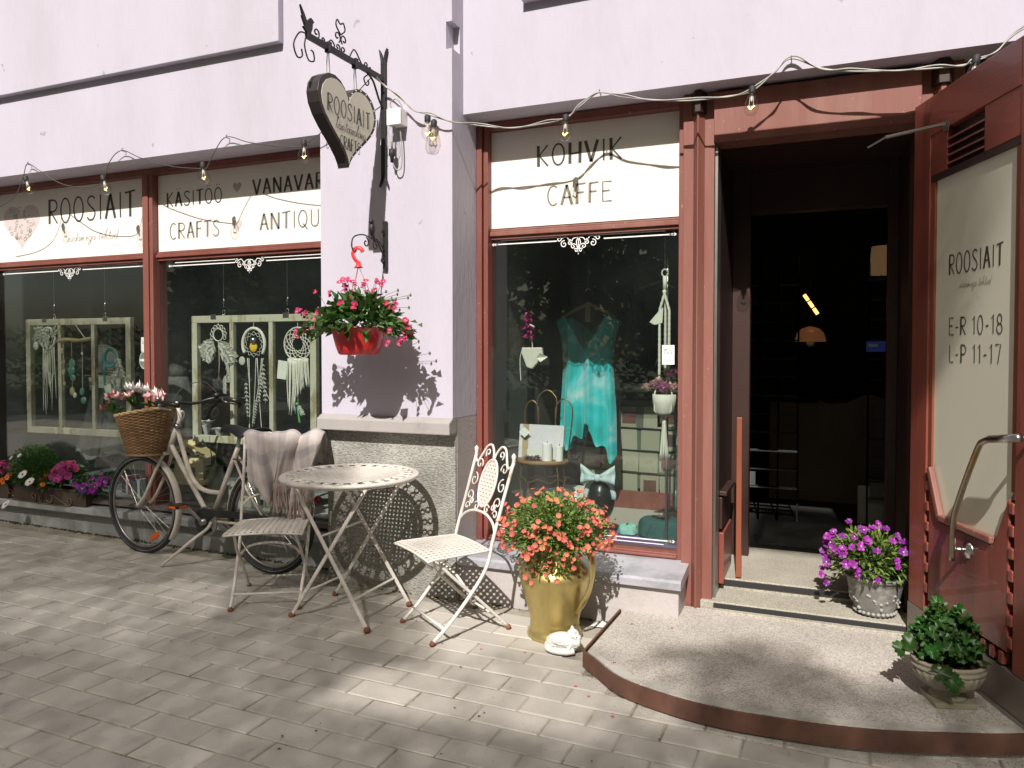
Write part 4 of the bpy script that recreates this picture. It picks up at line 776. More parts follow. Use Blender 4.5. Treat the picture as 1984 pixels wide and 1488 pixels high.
c = MB(); c.lathe([(.0,.0),(.092,.0),(.098,.004),(.098,.012),(.09,.018),(.0,.02)], 28); c.build('chainring', STEELD, BK, smooth=True, loc=(-.035,.03,.30), rot=(radians(-90),0,0))
def cg(u, v):
    x = .10 - .72*u; h_ = .075-.03*u; z = .30 + .045*u; a = v*pi*2; return (x + (.075*cos(a) if u in (0, 1) else 0), .052, z + h_*sin(a))
c = MB(); c.prism([(.05,.33),(.02,.378),(-.03,.392),(-.10,.388),(-.50,.395),(-.58,.385),(-.60,.36),(-.55,.345),(-.12,.345),(-.06,.30),(-.10,.24),(-.03,.205),(.03,.23),(.055,.28)], .045, .06); c.build('chain_guard', BLACK, BK, bevel=.006)
c = MB(); c.bar((-.035,.075,.30), (.115,.08,.40), .024, .012, (0,1,0)); c.build('crank', STEELD, BK, bevel=.004); c = MB(); c.bar((-.035,-.06,.30), (-.185,-.065,.20), .024, .012, (0,1,0)); c.build('crank', STEELD, BK, bevel=.004)
c = MB(); c.tube([(-.035,-.06,.30),(-.035,.085,.30)], .022, 12); c.build('bottom_bracket', STEELD, BK, smooth=True)
for x, y, z in ((.12,.135,.405), (-.185,-.12,.20)):
    P_ = MB(); P_.box(x-.045, x+.045, y-.045, y+.045, z-.012, z+.012); o = P_.build('pedal', BLKG, BK, bevel=.005)
    q = MB(); q.box(x-.03, x+.03, y+.0455, y+.049, z-.008, z+.008); q.box(x-.048, x-.0455, y-.03, y+.03, z-.006, z+.006); q.build('pedal_reflector', REFL, o)
tb('kickstand', smooth([(-.09,.05,.30),(-.085,.08,.262),(.0,.12,.19),(.11,.17,.09),(.205,.20,.012)], 5), .0105)
tb('rear_light', [(-.93,0,.52),(-.955,0,.51)], .022, DARKRED)
c = MB(); c.tube([(-.30,-.06,.735),(-.93,-.06,.725)], .006, 6); c.tube([(-.30,.06,.735),(-.93,.06,.725)], .006, 6)
for q in (-.4,-.6,-.8,-.92): c.tube([(q,-.06,.732),(q,.06,.732)], .004, 6)
for s_ in (-1, 1): c.tube([(-.75,s_*.06,.728),(RXX-.02,s_*.055,WR+.01)], .005, 6)
c.build('luggage_rack', STEELD, BK, smooth=True)
# wicker basket on the handlebar, with flowers
bsk = thing('wicker_basket', 'brown wicker basket full of artificial tulips on the bicycle handlebar', 'basket', (-4.350, -.04, .715))
def bpt(a, t, k=1, dr=0):   # tapering oval
    rx, ry = (.128+.082*t+dr)*k, (.105+.06*t+dr)*k; return Vector((rx*cos(a), ry*sin(a), .0 + (.285+.035*cos(a))*t))
for q in range(30):
    t = (q+.5)/30; c = MB(); N_ = 60; pts = [bpt(2*pi*i/N_, t, 1, .005*(1 if (i//2+q) % 2 else -1)) for i in range(N_)]
    c.tube(pts, .0052, 5, True)
    if q == 0: wv = c
    else: wv.add(c.v, c.f)
for i in range(30): a = 2*pi*(i+.25)/30; wv.tube([bpt(a, t/6, 1) for t in range(7)], .0042, 5)
tag(wv.build('weave', WICK, bsk, smooth=True), kind='stuff')
c = MB()
for i in range(2): c.tube([bpt(2*pi*k/48, 1.02, 1, .007*sin(k*1.6+i*pi)) + Vector((0,0,.007*cos(k*1.6+i*pi))) for k in range(48)], .0085, 6, True)
c.build('rim', M('wicker_rim', (.42,.29,.14), .6, var=.3, vs=30), bsk, smooth=True)
c = MB(); c.tube([bpt(2*pi*k/40, .0, 1, .004) for k in range(40)], .009, 6, True); c.add([bpt(2*pi*k/40, .0) for k in range(40)], [tuple(range(40))]); c.build('base', WICK, bsk, smooth=True)
for x in (.04, .14):
    c = MB(); c.tube([(x+.012*cos(q*.5), .17+.03*sin(q*.5), .25+.035*cos(q*.5)) for q in range(13)], .007, 6); c.build('strap', PLASTW, bsk, smooth=True)
fo = MB()
for p_ in ((-.20,-.10,.36),(-.17,-.12,.33),(-.06,-.05,.40),(-.10,0,.38),(.02,.02,.37),(-.15,.04,.36),(.1,.02,.36),(-.24,-.06,.33)):
    for q in range(5): fo.leaf((p_[0],p_[1],p_[2]-.05), (U(-1,1),U(-1,.4),U(.2,1.2)), (U(-.5,.5),U(-.5,.5),1), U(.07,.12), U(.025,.04))
fo.build('leaves', LEAFM, bsk)
for k, p_ in ((2,(-.23,-.09,.385)),(2,(-.27,-.09,.315)),(2,(-.24,-.13,.305)),(1,(-.15,-.10,.38)),(1,(-.12,-.06,.37)),(0,(-.07,-.06,.435)),(0,(-.02,-.05,.43)),(0,(.0,.0,.41)),(1,(.07,-.03,.385)),(1,(.13,.02,.385)),(0,(-.28,-.05,.36)),(0,(.05,.05,.40)),(1,(-.18,.02,.39)),(2,(-.05,.06,.40)),(0,(-.13,.07,.41)),(1,(.17,-.02,.36))):
    inst(TULIP[k], 'flower', bsk, (p_[0]*.88-.005, p_[1], p_[2]), facing(Vector((p_[0]*1.5, -.3, .9))), U(1.0,1.3))
# ------------------------------------------------------------------ folding garden chairs
def make_chair(label, group):
    t = thing('folding_chair', label, 'chair', (0,0,0), 0, group)
    bu = lambda u, v: (u, .10+.15*v/.5, .425+v*.96)      # back plane: u across, v up the slope (0 .. .5)
    for s_ in (-1, 1):
        x = s_*.198
        c = MB(); c.tube(smooth([bu(x+.005*s_, .475), bu(x, .25), bu(x, .06), (x,.085,.36), (x*.985,.0,.235), (x*.95,-.13,.09), (x*.94,-.2215,.012)], 5), .0095, 8); o = c.build('front_leg', CREAM, t, smooth=True)
        c = MB(); c.lathe([(.0,0),(.014,.001),(.0155,.01),(.010,.022),(.006,.024)], 10, (x*.94,-.2215,0)); c.build('foot', RUST, o, smooth=True)
        c = MB(); q = bu(x+.005*s_, .478); c.lathe([(.009,-.002),(.013,.002),(.008,.01),(.013,.022),(.012,.032),(.0,.046)], 10, q); c.build('finial', CREAM, o, smooth=True)
        c = MB(); x2 = s_*.178; c.tube(smooth([(x2*.93,-.20,.415),(x2*.95,-.165,.385),(x2,-.08,.30),(x2,.06,.17),(x2*1.02,.2215,.012)], 5), .0085, 8); o = c.build('rear_leg', CREAM, t, smooth=True)
        c = MB(); c.lathe([(.0,0),(.014,.001),(.0155,.01),(.010,.022),(.006,.024)], 10, (x2*1.02,.2215,0)); c.build('foot', RUST, o, smooth=True)
    c = MB(); c.tube([(-.187,-.16,.075),(.187,-.16,.075)], .0065, 8); c.build('stretcher', CREAM, t, smooth=True)
    c = MB(); c.tube([(-.18,.145,.085),(.18,.145,.085)], .0065, 8); c.build('stretcher', CREAM, t, smooth=True)
    c = MB(); c.tube(smooth([(-.178,-.03,.255),(-.12,-.06,.32),(0,-.075,.345),(.12,-.06,.32),(.178,-.03,.255)], 5), .0075, 8); c.build('under_arch', CREAM, t, smooth=True)
    # seat: pierced sheet with a rolled rim
    se = MB(); nx_, ny_ = 13, 12; sx = lambda u, v: (u*(.205+.008*v), -.08-.175*v, .437 + .010*(1-u*u) - .006*max(0, v-.8)*5)
    for i in range(nx_):
        for j in range(ny_):
            u0, u1, v0, v1 = -1+2*i/nx_, -1+2*(i+1)/nx_, -1+2*j/ny_, -1+2*(j+1)/ny_; um, vm = (u0+u1)/2, (v0+v1)/2
            h_ = .68; du, dv = (u1-u0)/2*h_, (v1-v0)/2*h_
            if (i+j) % 2: du *= .72; dv *= 1.12
            cs = [sx(*p_) for p_ in ((u0,v0),(u1,v0),(u1,v1),(u0,v1))]; ins = [sx(*p_) for p_ in ((um,vm-dv),(um+du,vm),(um,vm+dv),(um-du,vm))]
            se.add(cs+ins, [(0,1,4),(1,5,4),(1,2,5),(2,6,5),(2,3,6),(3,7,6),(3,0,7),(0,4,7)])
    so_ = se.build('seat', CREAM, t, solid=.0025)
    c = MB(); c.tube([Vector(sx(u, v))+Vector((0,0,-.002)) for u, v in [(-1+.1*k,-1) for k in range(20)]+[(1,-1+.1*k) for k in range(20)]+[(1-.1*k,1) for k in range(20)]+[(-1,1-.1*k) for k in range(20)]], .0065, 6, True); c.build('seat_rim', CREAM, so_, smooth=True)
    # back: arched top, pierced oval, scrolls
    mp = lambda u, v: Vector(bu(u, v))
    c = MB()
    for s_ in (-1, 1): c.tube([mp(s_*u, v) for u, v in smooth([(.198,.455),(.165,.43),(.135,.475),(.10,.53),(.055,.54),(.015,.505),(0,.46)],6) and [(q.x, q.y) for q in smooth([(.198,.455,0),(.165,.435,0),(.135,.475,0),(.10,.528,0),(.055,.54,0),(.018,.505,0),(.0,.455,0)],6)]], .007, 7)
    c.build('top_rail', CREAM, t, smooth=True)
    c = MB(); c.tube([mp(q.x, q.y) for q in smooth([(-.198,.10,0),(-.15,.145,0),(-.06,.175,0),(.06,.175,0),(.15,.145,0),(.198,.10,0)],6)], .0075, 7); c.build('lower_rail', CREAM, t, smooth=True)
    ov = MB(); oc, oa, ob = .335, .078, .125
    N_ = 9; M_ = 13
    for i in range(N_):
        for j in range(M_):
            u0, u1, v0, v1 = [(-1+2*i/N_)*oa, (-1+2*(i+1)/N_)*oa, (-1+2*j/M_)*ob, (-1+2*(j+1)/M_)*ob]; um, vm = (u0+u1)/2, (v0+v1)/2
            if (um/oa)**2+(vm/ob)**2 > .98: continue
            du, dv = (u1-u0)*.36, (v1-v0)*.36
            if (i+j) % 2: du *= .6
            cs = [mp(a, oc+b) for a, b in ((u0,v0),(u1,v0),(u1,v1),(u0,v1))]; ins = [mp(a, oc+b) for a, b in ((um,vm-dv),(um+du,vm),(um,vm+dv),(um-du,vm))]
            ov.add(cs+ins, [(0,1,4),(1,5,4),(1,2,5),(2,6,5),(2,3,6),(3,7,6),(3,0,7),(0,4,7)])
    oo = ov.build('medallion', CREAM, t, solid=.0025)
    c = MB(); c.tube([mp(oa*1.04*cos(2*pi*k/36), oc+ob*1.04*sin(2*pi*k/36)) for k in range(36)], .0065, 6, True); c.build('medallion_rim', CREAM, oo, smooth=True)
    for s_ in (-1, 1):
        for cu, cv, r0, a0, a1 in ((.135,.425,.036,200,-200),(.072,.495,.026,-60,330),(.150,.335,.040,90,500),(.150,.245,.040,270,-150),(.152,.185,.026,180,-190),(.118,.215,.022,0,380),(.055,.198,.028,30,420)):
            c = MB(); c.tube([mp(s_*a, b) for a, b in spiral(cu, cv, r0, r0*.22, a0, a1, 20)], .0042, 5); c.build('scroll', CREAM, t, smooth=True)
    return t
def dup(root, loc, rz, label):
    r = root.copy(); COL.objects.link(r); r.location = loc; r.rotation_euler = (0, 0, rz); r['label'] = label
    for ch in list(root.children):
        c_ = ch.copy(); COL.objects.link(c_); c_.parent = r
        for g_ in ch.children: d_ = g_.copy(); COL.objects.link(d_); d_.parent = c_
    return r
GC = 'folding chairs at the round table'
ch1 = make_chair('cream wrought metal folding chair in the sun, right of the round table', GC); ch1.location = (-1.81, -.321, gz(-1.81)); ch1.rotation_euler = (0, 0, atan2(-.59, .81))
ch2 = dup(ch1, (-2.996, -.357, gz(-2.996)), atan2(.49, .87), 'cream wrought metal folding chair with a scarf over its back, left of the round table')
# scarf draped on the left chair's back (in that chair's frame)
sc_ = thing('scarf', 'pale pink and grey plaid scarf draped over the back of the left chair', 'scarf', (-2.996, -.357, gz(-2.996)), atan2(.49, .87))
def scarf(u, v):
    # v 0 = street-side hem, .5 = over the top rail, 1 = back hem ; u across; three bunched lobes with a tight fold between
    lob = [( .0,.02),( .30,-.30),( .52,-.02),( .74,-.34),(.93,-.10),(1.0,-.24)]
    x = -.205 + .49*u
    ridge = abs(sin(pi*(u*2.7+.10)))**.55                       # 1 on a lobe, 0 in the folds between
    pl = .013*sin(u*34+1.2)+.008*sin(u*61)
    top = .930 + .034*ridge + .008*sin(u*23)
    if v < .5:
        q = 1 - v/.5; L = .16 + .15*ridge + .10*math.exp(-((u-.27)/.16)**2) + .07*math.exp(-((u-.66)/.12)**2) - .10*max(0, u-.8)/.2
        z = top - L*q*(.35+.65*q) - .015*q
        y = .225 - .055*sin(min(q*2.6, pi/2)) - .085*q - .10*(ridge-.45)*min(1, q*2.2) - pl*q*1.4
        x = x*(1-.30*q) + .015*q + .024*sin(u*8.5)*q + .018*sin(q*5+u*12)*q
    else:
        q = (v-.5)/.5; z = top - .27*q; y = .225 + .045*sin(min(q*3.2, pi/2)) + .05*q + .03*(ridge-.5)*q + pl*q
    return (x, y, z)
sm = MB(); sm.sheet(64, 34, scarf); so2 = sm.build('cloth', PLAID, sc_, smooth=True, solid=.004)
uvl = so2.data.uv_layers.new(name='UVMap'); NU, NV = 64, 34
for lp in so2.data.loops: i = lp.vertex_index; uvl.data[lp.index].uv = ((i % (NU+1))/NU*1.3+.15*(i//(NU+1))/NV, (i//(NU+1))/NV*1.2)
fr = MB(); rr = random.Random(4)
for k in range(34):
    u = .50+.36*k/34; p_ = Vector(scarf(u, .03)); l_ = U(.11,.15); q_ = p_+Vector((rr.uniform(-.012,.012)+.01, -.012, -l_)); fr.tube(smooth([p_+Vector((0,-.004,.02)), p_+Vector((rr.uniform(-.006,.006),-.008,-l_*.5)), q_],3), .0038, 4)
for k in range(8):
    p_ = Vector(scarf(.93+.009*k, .0)); fr.tube([p_+Vector((0,0,.012)), p_+Vector((.006,0,-.05))], .003, 4)
fr.build('fringe', WOOLF, sc_, smooth=True)
# lower hanging tail of the scarf
tl = MB(); tl.sheet(16, 10, lambda u, v: (.055+.17*u, .115-.03*v+.02*sin(u*14+v), .66-.12*v)); o = tl.build('tail', PLAID, sc_, smooth=True, solid=.004)
uvl = o.data.uv_layers.new(name='UVMap')
for lp in o.data.loops: i = lp.vertex_index; uvl.data[lp.index].uv = ((i % 17)/16*.5, (i//17)/10*.4)
tf = MB()
for k in range(30):
    u = (k+.5)/30; p_ = Vector((.055+.17*u, .085+.02*sin(u*14+1), .545)); l_ = rr.uniform(.12,.155); tf.tube(smooth([p_, p_+Vector((rr.uniform(-.008,.008),rr.uniform(-.008,.008),-l_*.5)), p_+Vector((rr.uniform(-.014,.014),rr.uniform(-.01,.01),-l_))],3), .0036, 4)
tf.build('fringe', WOOLF, sc_, smooth=True)
# ------------------------------------------------------------------ round table
tx, ty, tz = -2.433, -.375, gz(-2.433)
tt = thing('round_table', 'round cream metal garden table with a pierced top and crossed legs', 'table', (tx, ty, tz))
TH, TR = .772, .372
c = MB(); c.tube([(TR*cos(2*pi*k/72), TR*sin(2*pi*k/72), TH-.006) for k in range(72)], .0105, 8, True)
c.tube([((TR-.012)*cos(2*pi*k/72), (TR-.012)*sin(2*pi*k/72), TH-.020) for k in range(72)], .006, 6, True); c.build('top_rim', CREAM, tt, smooth=True)
c = MB(); rr_ = .262; N_ = 20
for i in range(N_):
    for j in range(N_):
        u0, u1, v0, v1 = [(-1+2*q/N_)*rr_ for q in (i, i+1, j, j+1)]; um, vm = (u0+u1)/2, (v0+v1)/2
        if um*um+vm*vm > (rr_*.975)**2: continue
        d_ = (u1-u0)/2*.62; cs = [(a, b, TH) for a, b in ((u0,v0),(u1,v0),(u1,v1),(u0,v1))]; ins = [(a, b, TH) for a, b in ((um,vm-d_),(um+d_,vm),(um,vm+d_),(um-d_,vm))]
        c.add(cs+ins, [(0,1,4),(1,5,4),(1,2,5),(2,6,5),(2,3,6),(3,7,6),(3,0,7),(0,4,7)])
n_ = 72
for q in ((rr_*.95, rr_*1.06), (TR-.028, TR)):
    c.add([(r_*cos(2*pi*k/n_), r_*sin(2*pi*k/n_), TH+.0015) for r_ in q for k in range(n_)], [(k, (k+1) % n_, n_+(k+1) % n_, n_+k) for k in range(n_)])
top = c.build('tabletop', CREAM, tt, solid=.003)
c = MB()
for k in range(28):
    a = 2*pi*k/28; mp = lambda r_, s_: (r_*cos(a)-s_*sin(a), r_*sin(a)+s_*cos(a), TH)
    pts = [mp(.272+.075*q/8, .016*sin(q/8*2*pi)) for q in range(9)]; c.tube(pts, .0058, 5); c.tube([mp(.272+.075*q/8, -.016*sin(q/8*2*pi)) for q in range(9)], .0045, 5)
c.build('border_scrolls', CREAM, tt, smooth=True)
AF, BF, CF, DF = Vector((-.254,-.205,0)), Vector((.252,-.221,0)), Vector((.249,.213,0)), Vector((-.249,.213,0))
for p_, q_, nm in ((AF, (.235,-.195,.752), 'leg'), (DF, (.235,.20,.752), 'leg'), (BF, (-.235,-.205,.752), 'leg'), (CF, (-.235,.19,.752), 'leg')):
    p0 = p_+Vector((0,.014 if p_ in (AF,) else (-.014 if p_ is DF else 0),.012)); q0 = Vector(q_)
    if p_ is AF: q0.y += .014
    if p_ is DF: q0.y -= .014
    c = MB(); c.bar(p0, q0, .02, .012, (0,1,0)); o = c.build('leg', CREAM, tt, bevel=.004)
    c = MB(); c.lathe([(.0,-.012),(.017,-.011),(.019,0),(.012,.014),(.008,.016)], 10, p0); c.build('foot', RUST, o, smooth=True)
L2 = lambda p_, q_, t: Vector(p_).lerp(Vector(q_), t)
for t_, (a, a2), (b, b2) in ((.2, (AF,(.235,-.181,.752)), (DF,(.235,.186,.752))), (.2, (BF,(-.235,-.205,.752)), (CF,(-.235,.19,.752))), (.62, (BF,(-.235,-.205,.752)), (CF,(-.235,.19,.752))), (.97, (AF,(.235,-.181,.752)), (DF,(.235,.186,.752))), (.97, (BF,(-.235,-.205,.752)), (CF,(-.235,.19,.752)))):
    c = MB(); c.bar(L2(a, a2, t_), L2(b, b2, t_), .018, .007, (0,0,1)); c.build('stretcher', CREAM, tt, bevel=.002)
# ------------------------------------------------------------------ brass jug with coral flowers
jx, jy = -1.285, -.215; jz = gz(jx)
jg = thing('brass_jug', 'tall brass jug with a strap handle standing by the zinc-covered sill', 'jug', (jx, jy, jz))
MB().lathe([(.0,.004),(.138,.0),(.143,.006),(.143,.016),(.134,.034),(.124,.060),(.129,.066),(.126,.074),(.128,.09),(.142,.15),(.160,.215),(.176,.27),(.184,.305),(.183,.327),(.174,.348),(.152,.372),(.130,.40),(.122,.43),(.128,.462),(.142,.49),(.138,.49),(.120,.46),(.112,.43)], 40).build('body', BRASS, jg, smooth=True)
ha = radians(-20); hd = Vector((cos(ha), sin(ha), 0)); hn = Vector((-sin(ha), cos(ha), 0))
hpts = smooth([hd*.13+Vector((0,0,.478)), hd*.155+Vector((0,0,.515)), hd*.20+Vector((0,0,.512)), hd*.236+Vector((0,0,.45)), hd*.245+Vector((0,0,.37)), hd*.225+Vector((0,0,.28)), hd*.185+Vector((0,0,.20)), hd*.146+Vector((0,0,.145))], 6)
c = MB(); vs_ = []
for i, q in enumerate(hpts):
    a, b = hpts[max(i-1,0)], hpts[min(i+1,len(hpts)-1)]; t_ = (b-a).normalized(); o_ = t_.cross(hn); w_ = .021+.006*sin(i*.4)
    vs_ += [q-hn*w_-o_*.003, q-hn*w_*.5+o_*.004, q+hn*w_*.5+o_*.004, q+hn*w_-o_*.003]
c.add(vs_, [(i*4+j, i*4+j+1, (i+1)*4+j+1, (i+1)*4+j) for i in range(len(hpts)-1) for j in range(3)]); c.build('handle', BRASS, jg, smooth=True, solid=.004)
cf = thing('coral_flowers', 'mound of coral nemesia flowers growing out of the brass jug', 'flowers', (jx+.005, jy-.005, jz+.50))
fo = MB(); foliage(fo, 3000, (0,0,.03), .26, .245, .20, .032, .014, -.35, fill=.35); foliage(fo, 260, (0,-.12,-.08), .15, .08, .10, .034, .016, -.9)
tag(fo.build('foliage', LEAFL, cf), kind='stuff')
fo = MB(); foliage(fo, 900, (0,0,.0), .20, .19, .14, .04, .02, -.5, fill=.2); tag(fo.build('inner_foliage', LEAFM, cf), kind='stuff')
stm = MB(); cnt = 0
while cnt < 268:
    (p_, d_) = dome_pts(1, (0,0,.03), .27, .255, .21, -.38, .06)[0]
    if d_.y > .55: continue
    if d_.z > .5 and rnd.random() < .5: continue
    for q in range(rnd.choice((1,1,2,3))):
        e_ = p_ + Vector((U(-.02,.02),U(-.02,.02),U(-.015,.02))) + d_*U(0,.035); inst(CORALF[rnd.randrange(3)], 'flower', cf, e_, facing(d_+CAMD*.6+Vector((U(-.6,.6),U(-.6,.6),U(-.4,.6)))), U(.75,1.15)); cnt += 1
        stm.tube([e_, p_*.75], .001, 3)
for k in range(26):   # sprays hanging over the lip
    e_ = Vector((U(-.10,.10), -.155+U(-.03,.02), U(-.19,-.06))); inst(CORALF[rnd.randrange(3)], 'flower', cf, e_, facing((U(-.4,.4),-1,U(-.2,.5))), U(.75,1.1)); stm.tube(smooth([(e_.x*.5,-.09,0),(e_.x*.9,-.14,e_.z*.4),e_],3), .0011, 3)
tag(stm.build('stems', STEM, cf), kind='stuff')
# ------------------------------------------------------------------ white stone animal
ca = thing('sleeping_animal_figure', 'white painted stone figure of a curled sleeping animal by the doorstep edge', 'figurine', (-1.175, -.40, gz(-1.175)), radians(8))
c = MB()
for k in range(46):   # body: curled oval with carved fur grooves
    pass
def body(u, v):
    a = 2*pi*u; t = -pi/2+pi*v; g_ = 1+.035*sin(20*t+6*sin(a*2+.6)+a*1.5)*(1 if t < .75 else .2); return (.085*cos(t)*cos(a)*g_, .062*cos(t)*sin(a)*g_, .044+.047*sin(t)*g_)
c.sheet(64, 40, body)
c.ball((.050,-.012,.092), .031, .027, .026, 16, 12); c.ball((.074,-.024,.082), .019, .016, .015, 12, 8); c.ball((.043,.004,.112), .010, .007, .017, 8, 6); c.ball((.060,-.030,.110), .009, .007, .015, 8, 6); c.ball((.079,-.03,.060), .012, .013, .022, 8, 6); c.ball((.086,-.028,.078), .006, .006, .005, 8, 6)
c.tube(smooth([(-.083,.0,.03),(-.07,-.045,.022),(-.02,-.068,.02),(.03,-.062,.018),(.06,-.045,.02)],5), [.013]*26, 8)
for q in ((-.045,-.062,.02,-.02,.05), (.02,-.066,.012,.045,.05)): c.tube(smooth([(q[0],q[1],.008),(q[0]+.012,q[1]+.004,.026),(q[3],q[1]+.018,q[4])],4), .008, 6)
cb = c.build('body', STONEW, ca, smooth=True); m_ = cb.modifiers.new('fuse', 'REMESH'); m_.mode = 'VOXEL'; m_.voxel_size = .0026; m_.use_smooth_shade = True
cl = MB(); r5 = random.Random(12)
for k in range(13):   # thin grey lines laid over the body to mark grooves
    z = .012+.0048*k+r5.uniform(-.002,.002); a0 = r5.uniform(200,250); a1 = a0+r5.uniform(40,110); pts = []
    for q in range(12):
        a = radians(a0+(a1-a0)*q/11); t = math.asin(max(-.95, min(.95, (z+.004*sin(a*3+k)-.044)/.047))); pts.append((.0862*cos(t)*cos(a), .0632*cos(t)*sin(a), z+.004*sin(a*3+k)))
    cl.tube(pts, .0009, 4)
cl.build('carved_lines', M('carved_grey', (.20,.19,.18), .8), ca)
c = MB(); c.ball((.072,-.040,.088), .0035, n=6, m=4); c.ball((.091,-.03,.080), .0035, n=6, m=4); c.build('eye_and_nose', EYED, ca)
# ------------------------------------------------------------------ cement pot with violets in the doorway
vp = thing('cement_flower_pot', 'grey cement pot with raised flower relief on the entrance step', 'flower pot', (.247, .405, .072))
MB().lathe([(.0,.002),(.078,.0),(.088,.010),(.104,.05),(.120,.105),(.131,.155),(.135,.185),(.145,.190),(.148,.205),(.138,.208),(.130,.19)], 36).build('pot', SLATE, vp, smooth=True)
MB().lathe([(.0,.18),(.13,.18)], 20).build('soil', SOIL, vp)
rl = MB()
for k in range(70):
    a = 2*pi*rnd.random(); z = .085+.025*sin(a*6)+U(-.018,.018); r_ = .113+.20*(z-.085); rl.ball((r_*cos(a), r_*sin(a), z), U(.006,.011), None, U(.006,.010), 7, 5)
for k in range(26): a = 2*pi*k/26; rl.ball((.096*cos(a), .096*sin(a), .022), .011, .011, .009, 7, 5)
rl.build('relief', M('cement_relief', (.30,.29,.27), .75, var=.2, vs=30), vp, smooth=True)
vf = thing('violet_flowers', 'mound of purple violas in the grey cement pot at the door', 'flowers', (.215, .395, .27))
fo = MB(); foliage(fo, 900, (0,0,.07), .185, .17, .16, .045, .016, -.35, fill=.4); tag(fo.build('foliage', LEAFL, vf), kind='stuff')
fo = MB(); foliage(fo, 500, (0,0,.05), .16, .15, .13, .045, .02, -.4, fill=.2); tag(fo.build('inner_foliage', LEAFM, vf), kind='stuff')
cnt = 0; stm = MB()
while cnt < 58:
    (p_, d_) = dome_pts(1, (0,0,.08), .20, .18, .175, -.35, .08)[0]
    if d_.y > .5: continue
    p_ = p_ + d_*U(0,.03); inst(VIOLF[rnd.randrange(2)], 'flower', vf, p_, (Vector((0,0,0))+Vector(facing(CAMD*1.6+d_*.8+Vector((U(-.4,.4),U(-.3,.3),U(-.3,.3)))))), U(.8,1.15)); stm.tube([p_, p_*.7], .0012, 3); cnt += 1
for q in ((-.225,-.04,-.01),(-.20,-.05,-.05),(-.205,.0,.14)): inst(VIOLF[1], 'flower', vf, q, facing(CAMD), 1); stm.tube(smooth([q, (q[0]*.7,q[1],q[2]+.03), (q[0]*.4,q[1],.05)],3), .0012, 3)
tag(stm.build('stems', STEM, vf), kind='stuff')
# ------------------------------------------------------------------ cast stone urn with geranium leaves
un = thing('stone_urn', 'cast stone fluted urn on a square foot on the doorstep by the door leaf', 'urn', (.463, -.46, .03))
c = MB(); c.prism([(.078*sqrt(2)*cos(radians(a)), .078*sqrt(2)*sin(radians(a))) for a in (62,152,242,332)], 0, .022, lambda u, v, z: (u, v, z)); c.build('foot', URN, un, bevel=.004)
MB().lathe([(.068,.022),(.062,.032),(.050,.038),(.046,.05),(.056,.058)], 28).build('stem', URN, un, smooth=True)
MB().lathe([(.050,.056),(.085,.070),(.108,.092),(.118,.118),(.119,.135)], 96, (0,0,0), 1.08, 1, .022, 24).build('bowl', URN, un, smooth=True)
MB().lathe([(.117,.134),(.124,.138),(.125,.146),(.119,.150),(.121,.158),(.125,.162),(.124,.172),(.113,.173),(.108,.150)], 40, (0,0,0), 1.08, 1).build('rim', URN, un, smooth=True)
MB().lathe([(.0,.155),(.112,.153)], 20, (0,0,0), 1.08, 1).build('soil', SOIL, un)
gp_ = thing('geranium_plant', 'bushy green leafy plant growing in the cast stone urn', 'plant', (.455, -.465, .185))
lm = []
for q in range(3):
    mb = MB(); n_ = 11; r_ = .032; vs_ = [(0,0,0)]
    for k in range(n_*2+1):
        a = radians(-155 + 310*k/(n_*2)); rr_ = r_*(1 + (.12 if k % 2 == 0 else -.10) + .12*cos(a*2.5)); vs_.append((rr_*cos(a)+.012, rr_*sin(a), .010*sin(a*(3+q))*1.3 + .006*(rr_/r_)))
    mb.add(vs_, [(0, k, k+1) for k in range(1, len(vs_)-1)]); lm.append(mb.mesh('leaf', LEAFG, True))
stm = MB(); cnt = 0
while cnt < 210:
    (p_, d_) = dome_pts(1, (0,0,.07), .122, .115, .140, -.15, .0)[0]; k_ = .45+.55*rnd.random()**.5; p_ = Vector((p_.x*k_, p_.y*k_, .075+(p_.z-.075)*k_)); n_ = d_*.8+Vector((U(-.5,.5),U(-.5,.5),U(.1,.9)))
    if p_.z < .0 and p_.y > .0: continue
    inst(lm[cnt % 3], 'leaf', gp_, p_, facing(n_), U(.6,.98)); cnt += 1
    if cnt % 2: stm.tube([p_, (p_.x*.3, p_.y*.3, 0)], .002, 4)
for q in ((.0,-.125,-.015),(.02,-.135,-.04),(-.04,-.12,.0),(-.13,-.04,.06),(-.15,-.05,.04)): inst(lm[0], 'leaf', gp_, q, facing(Vector((q[0]*2,-.8,.5))), 1.05)
for q in range(12): inst(lm[q % 3], 'leaf', gp_, (U(-.05,.05), U(-.05,.05), .22+U(-.02,.03)), facing((U(-.8,.8),U(-.8,.2),U(.2,.8))), U(.5,.75))
tag(stm.build('stems', STEM, gp_), kind='stuff')
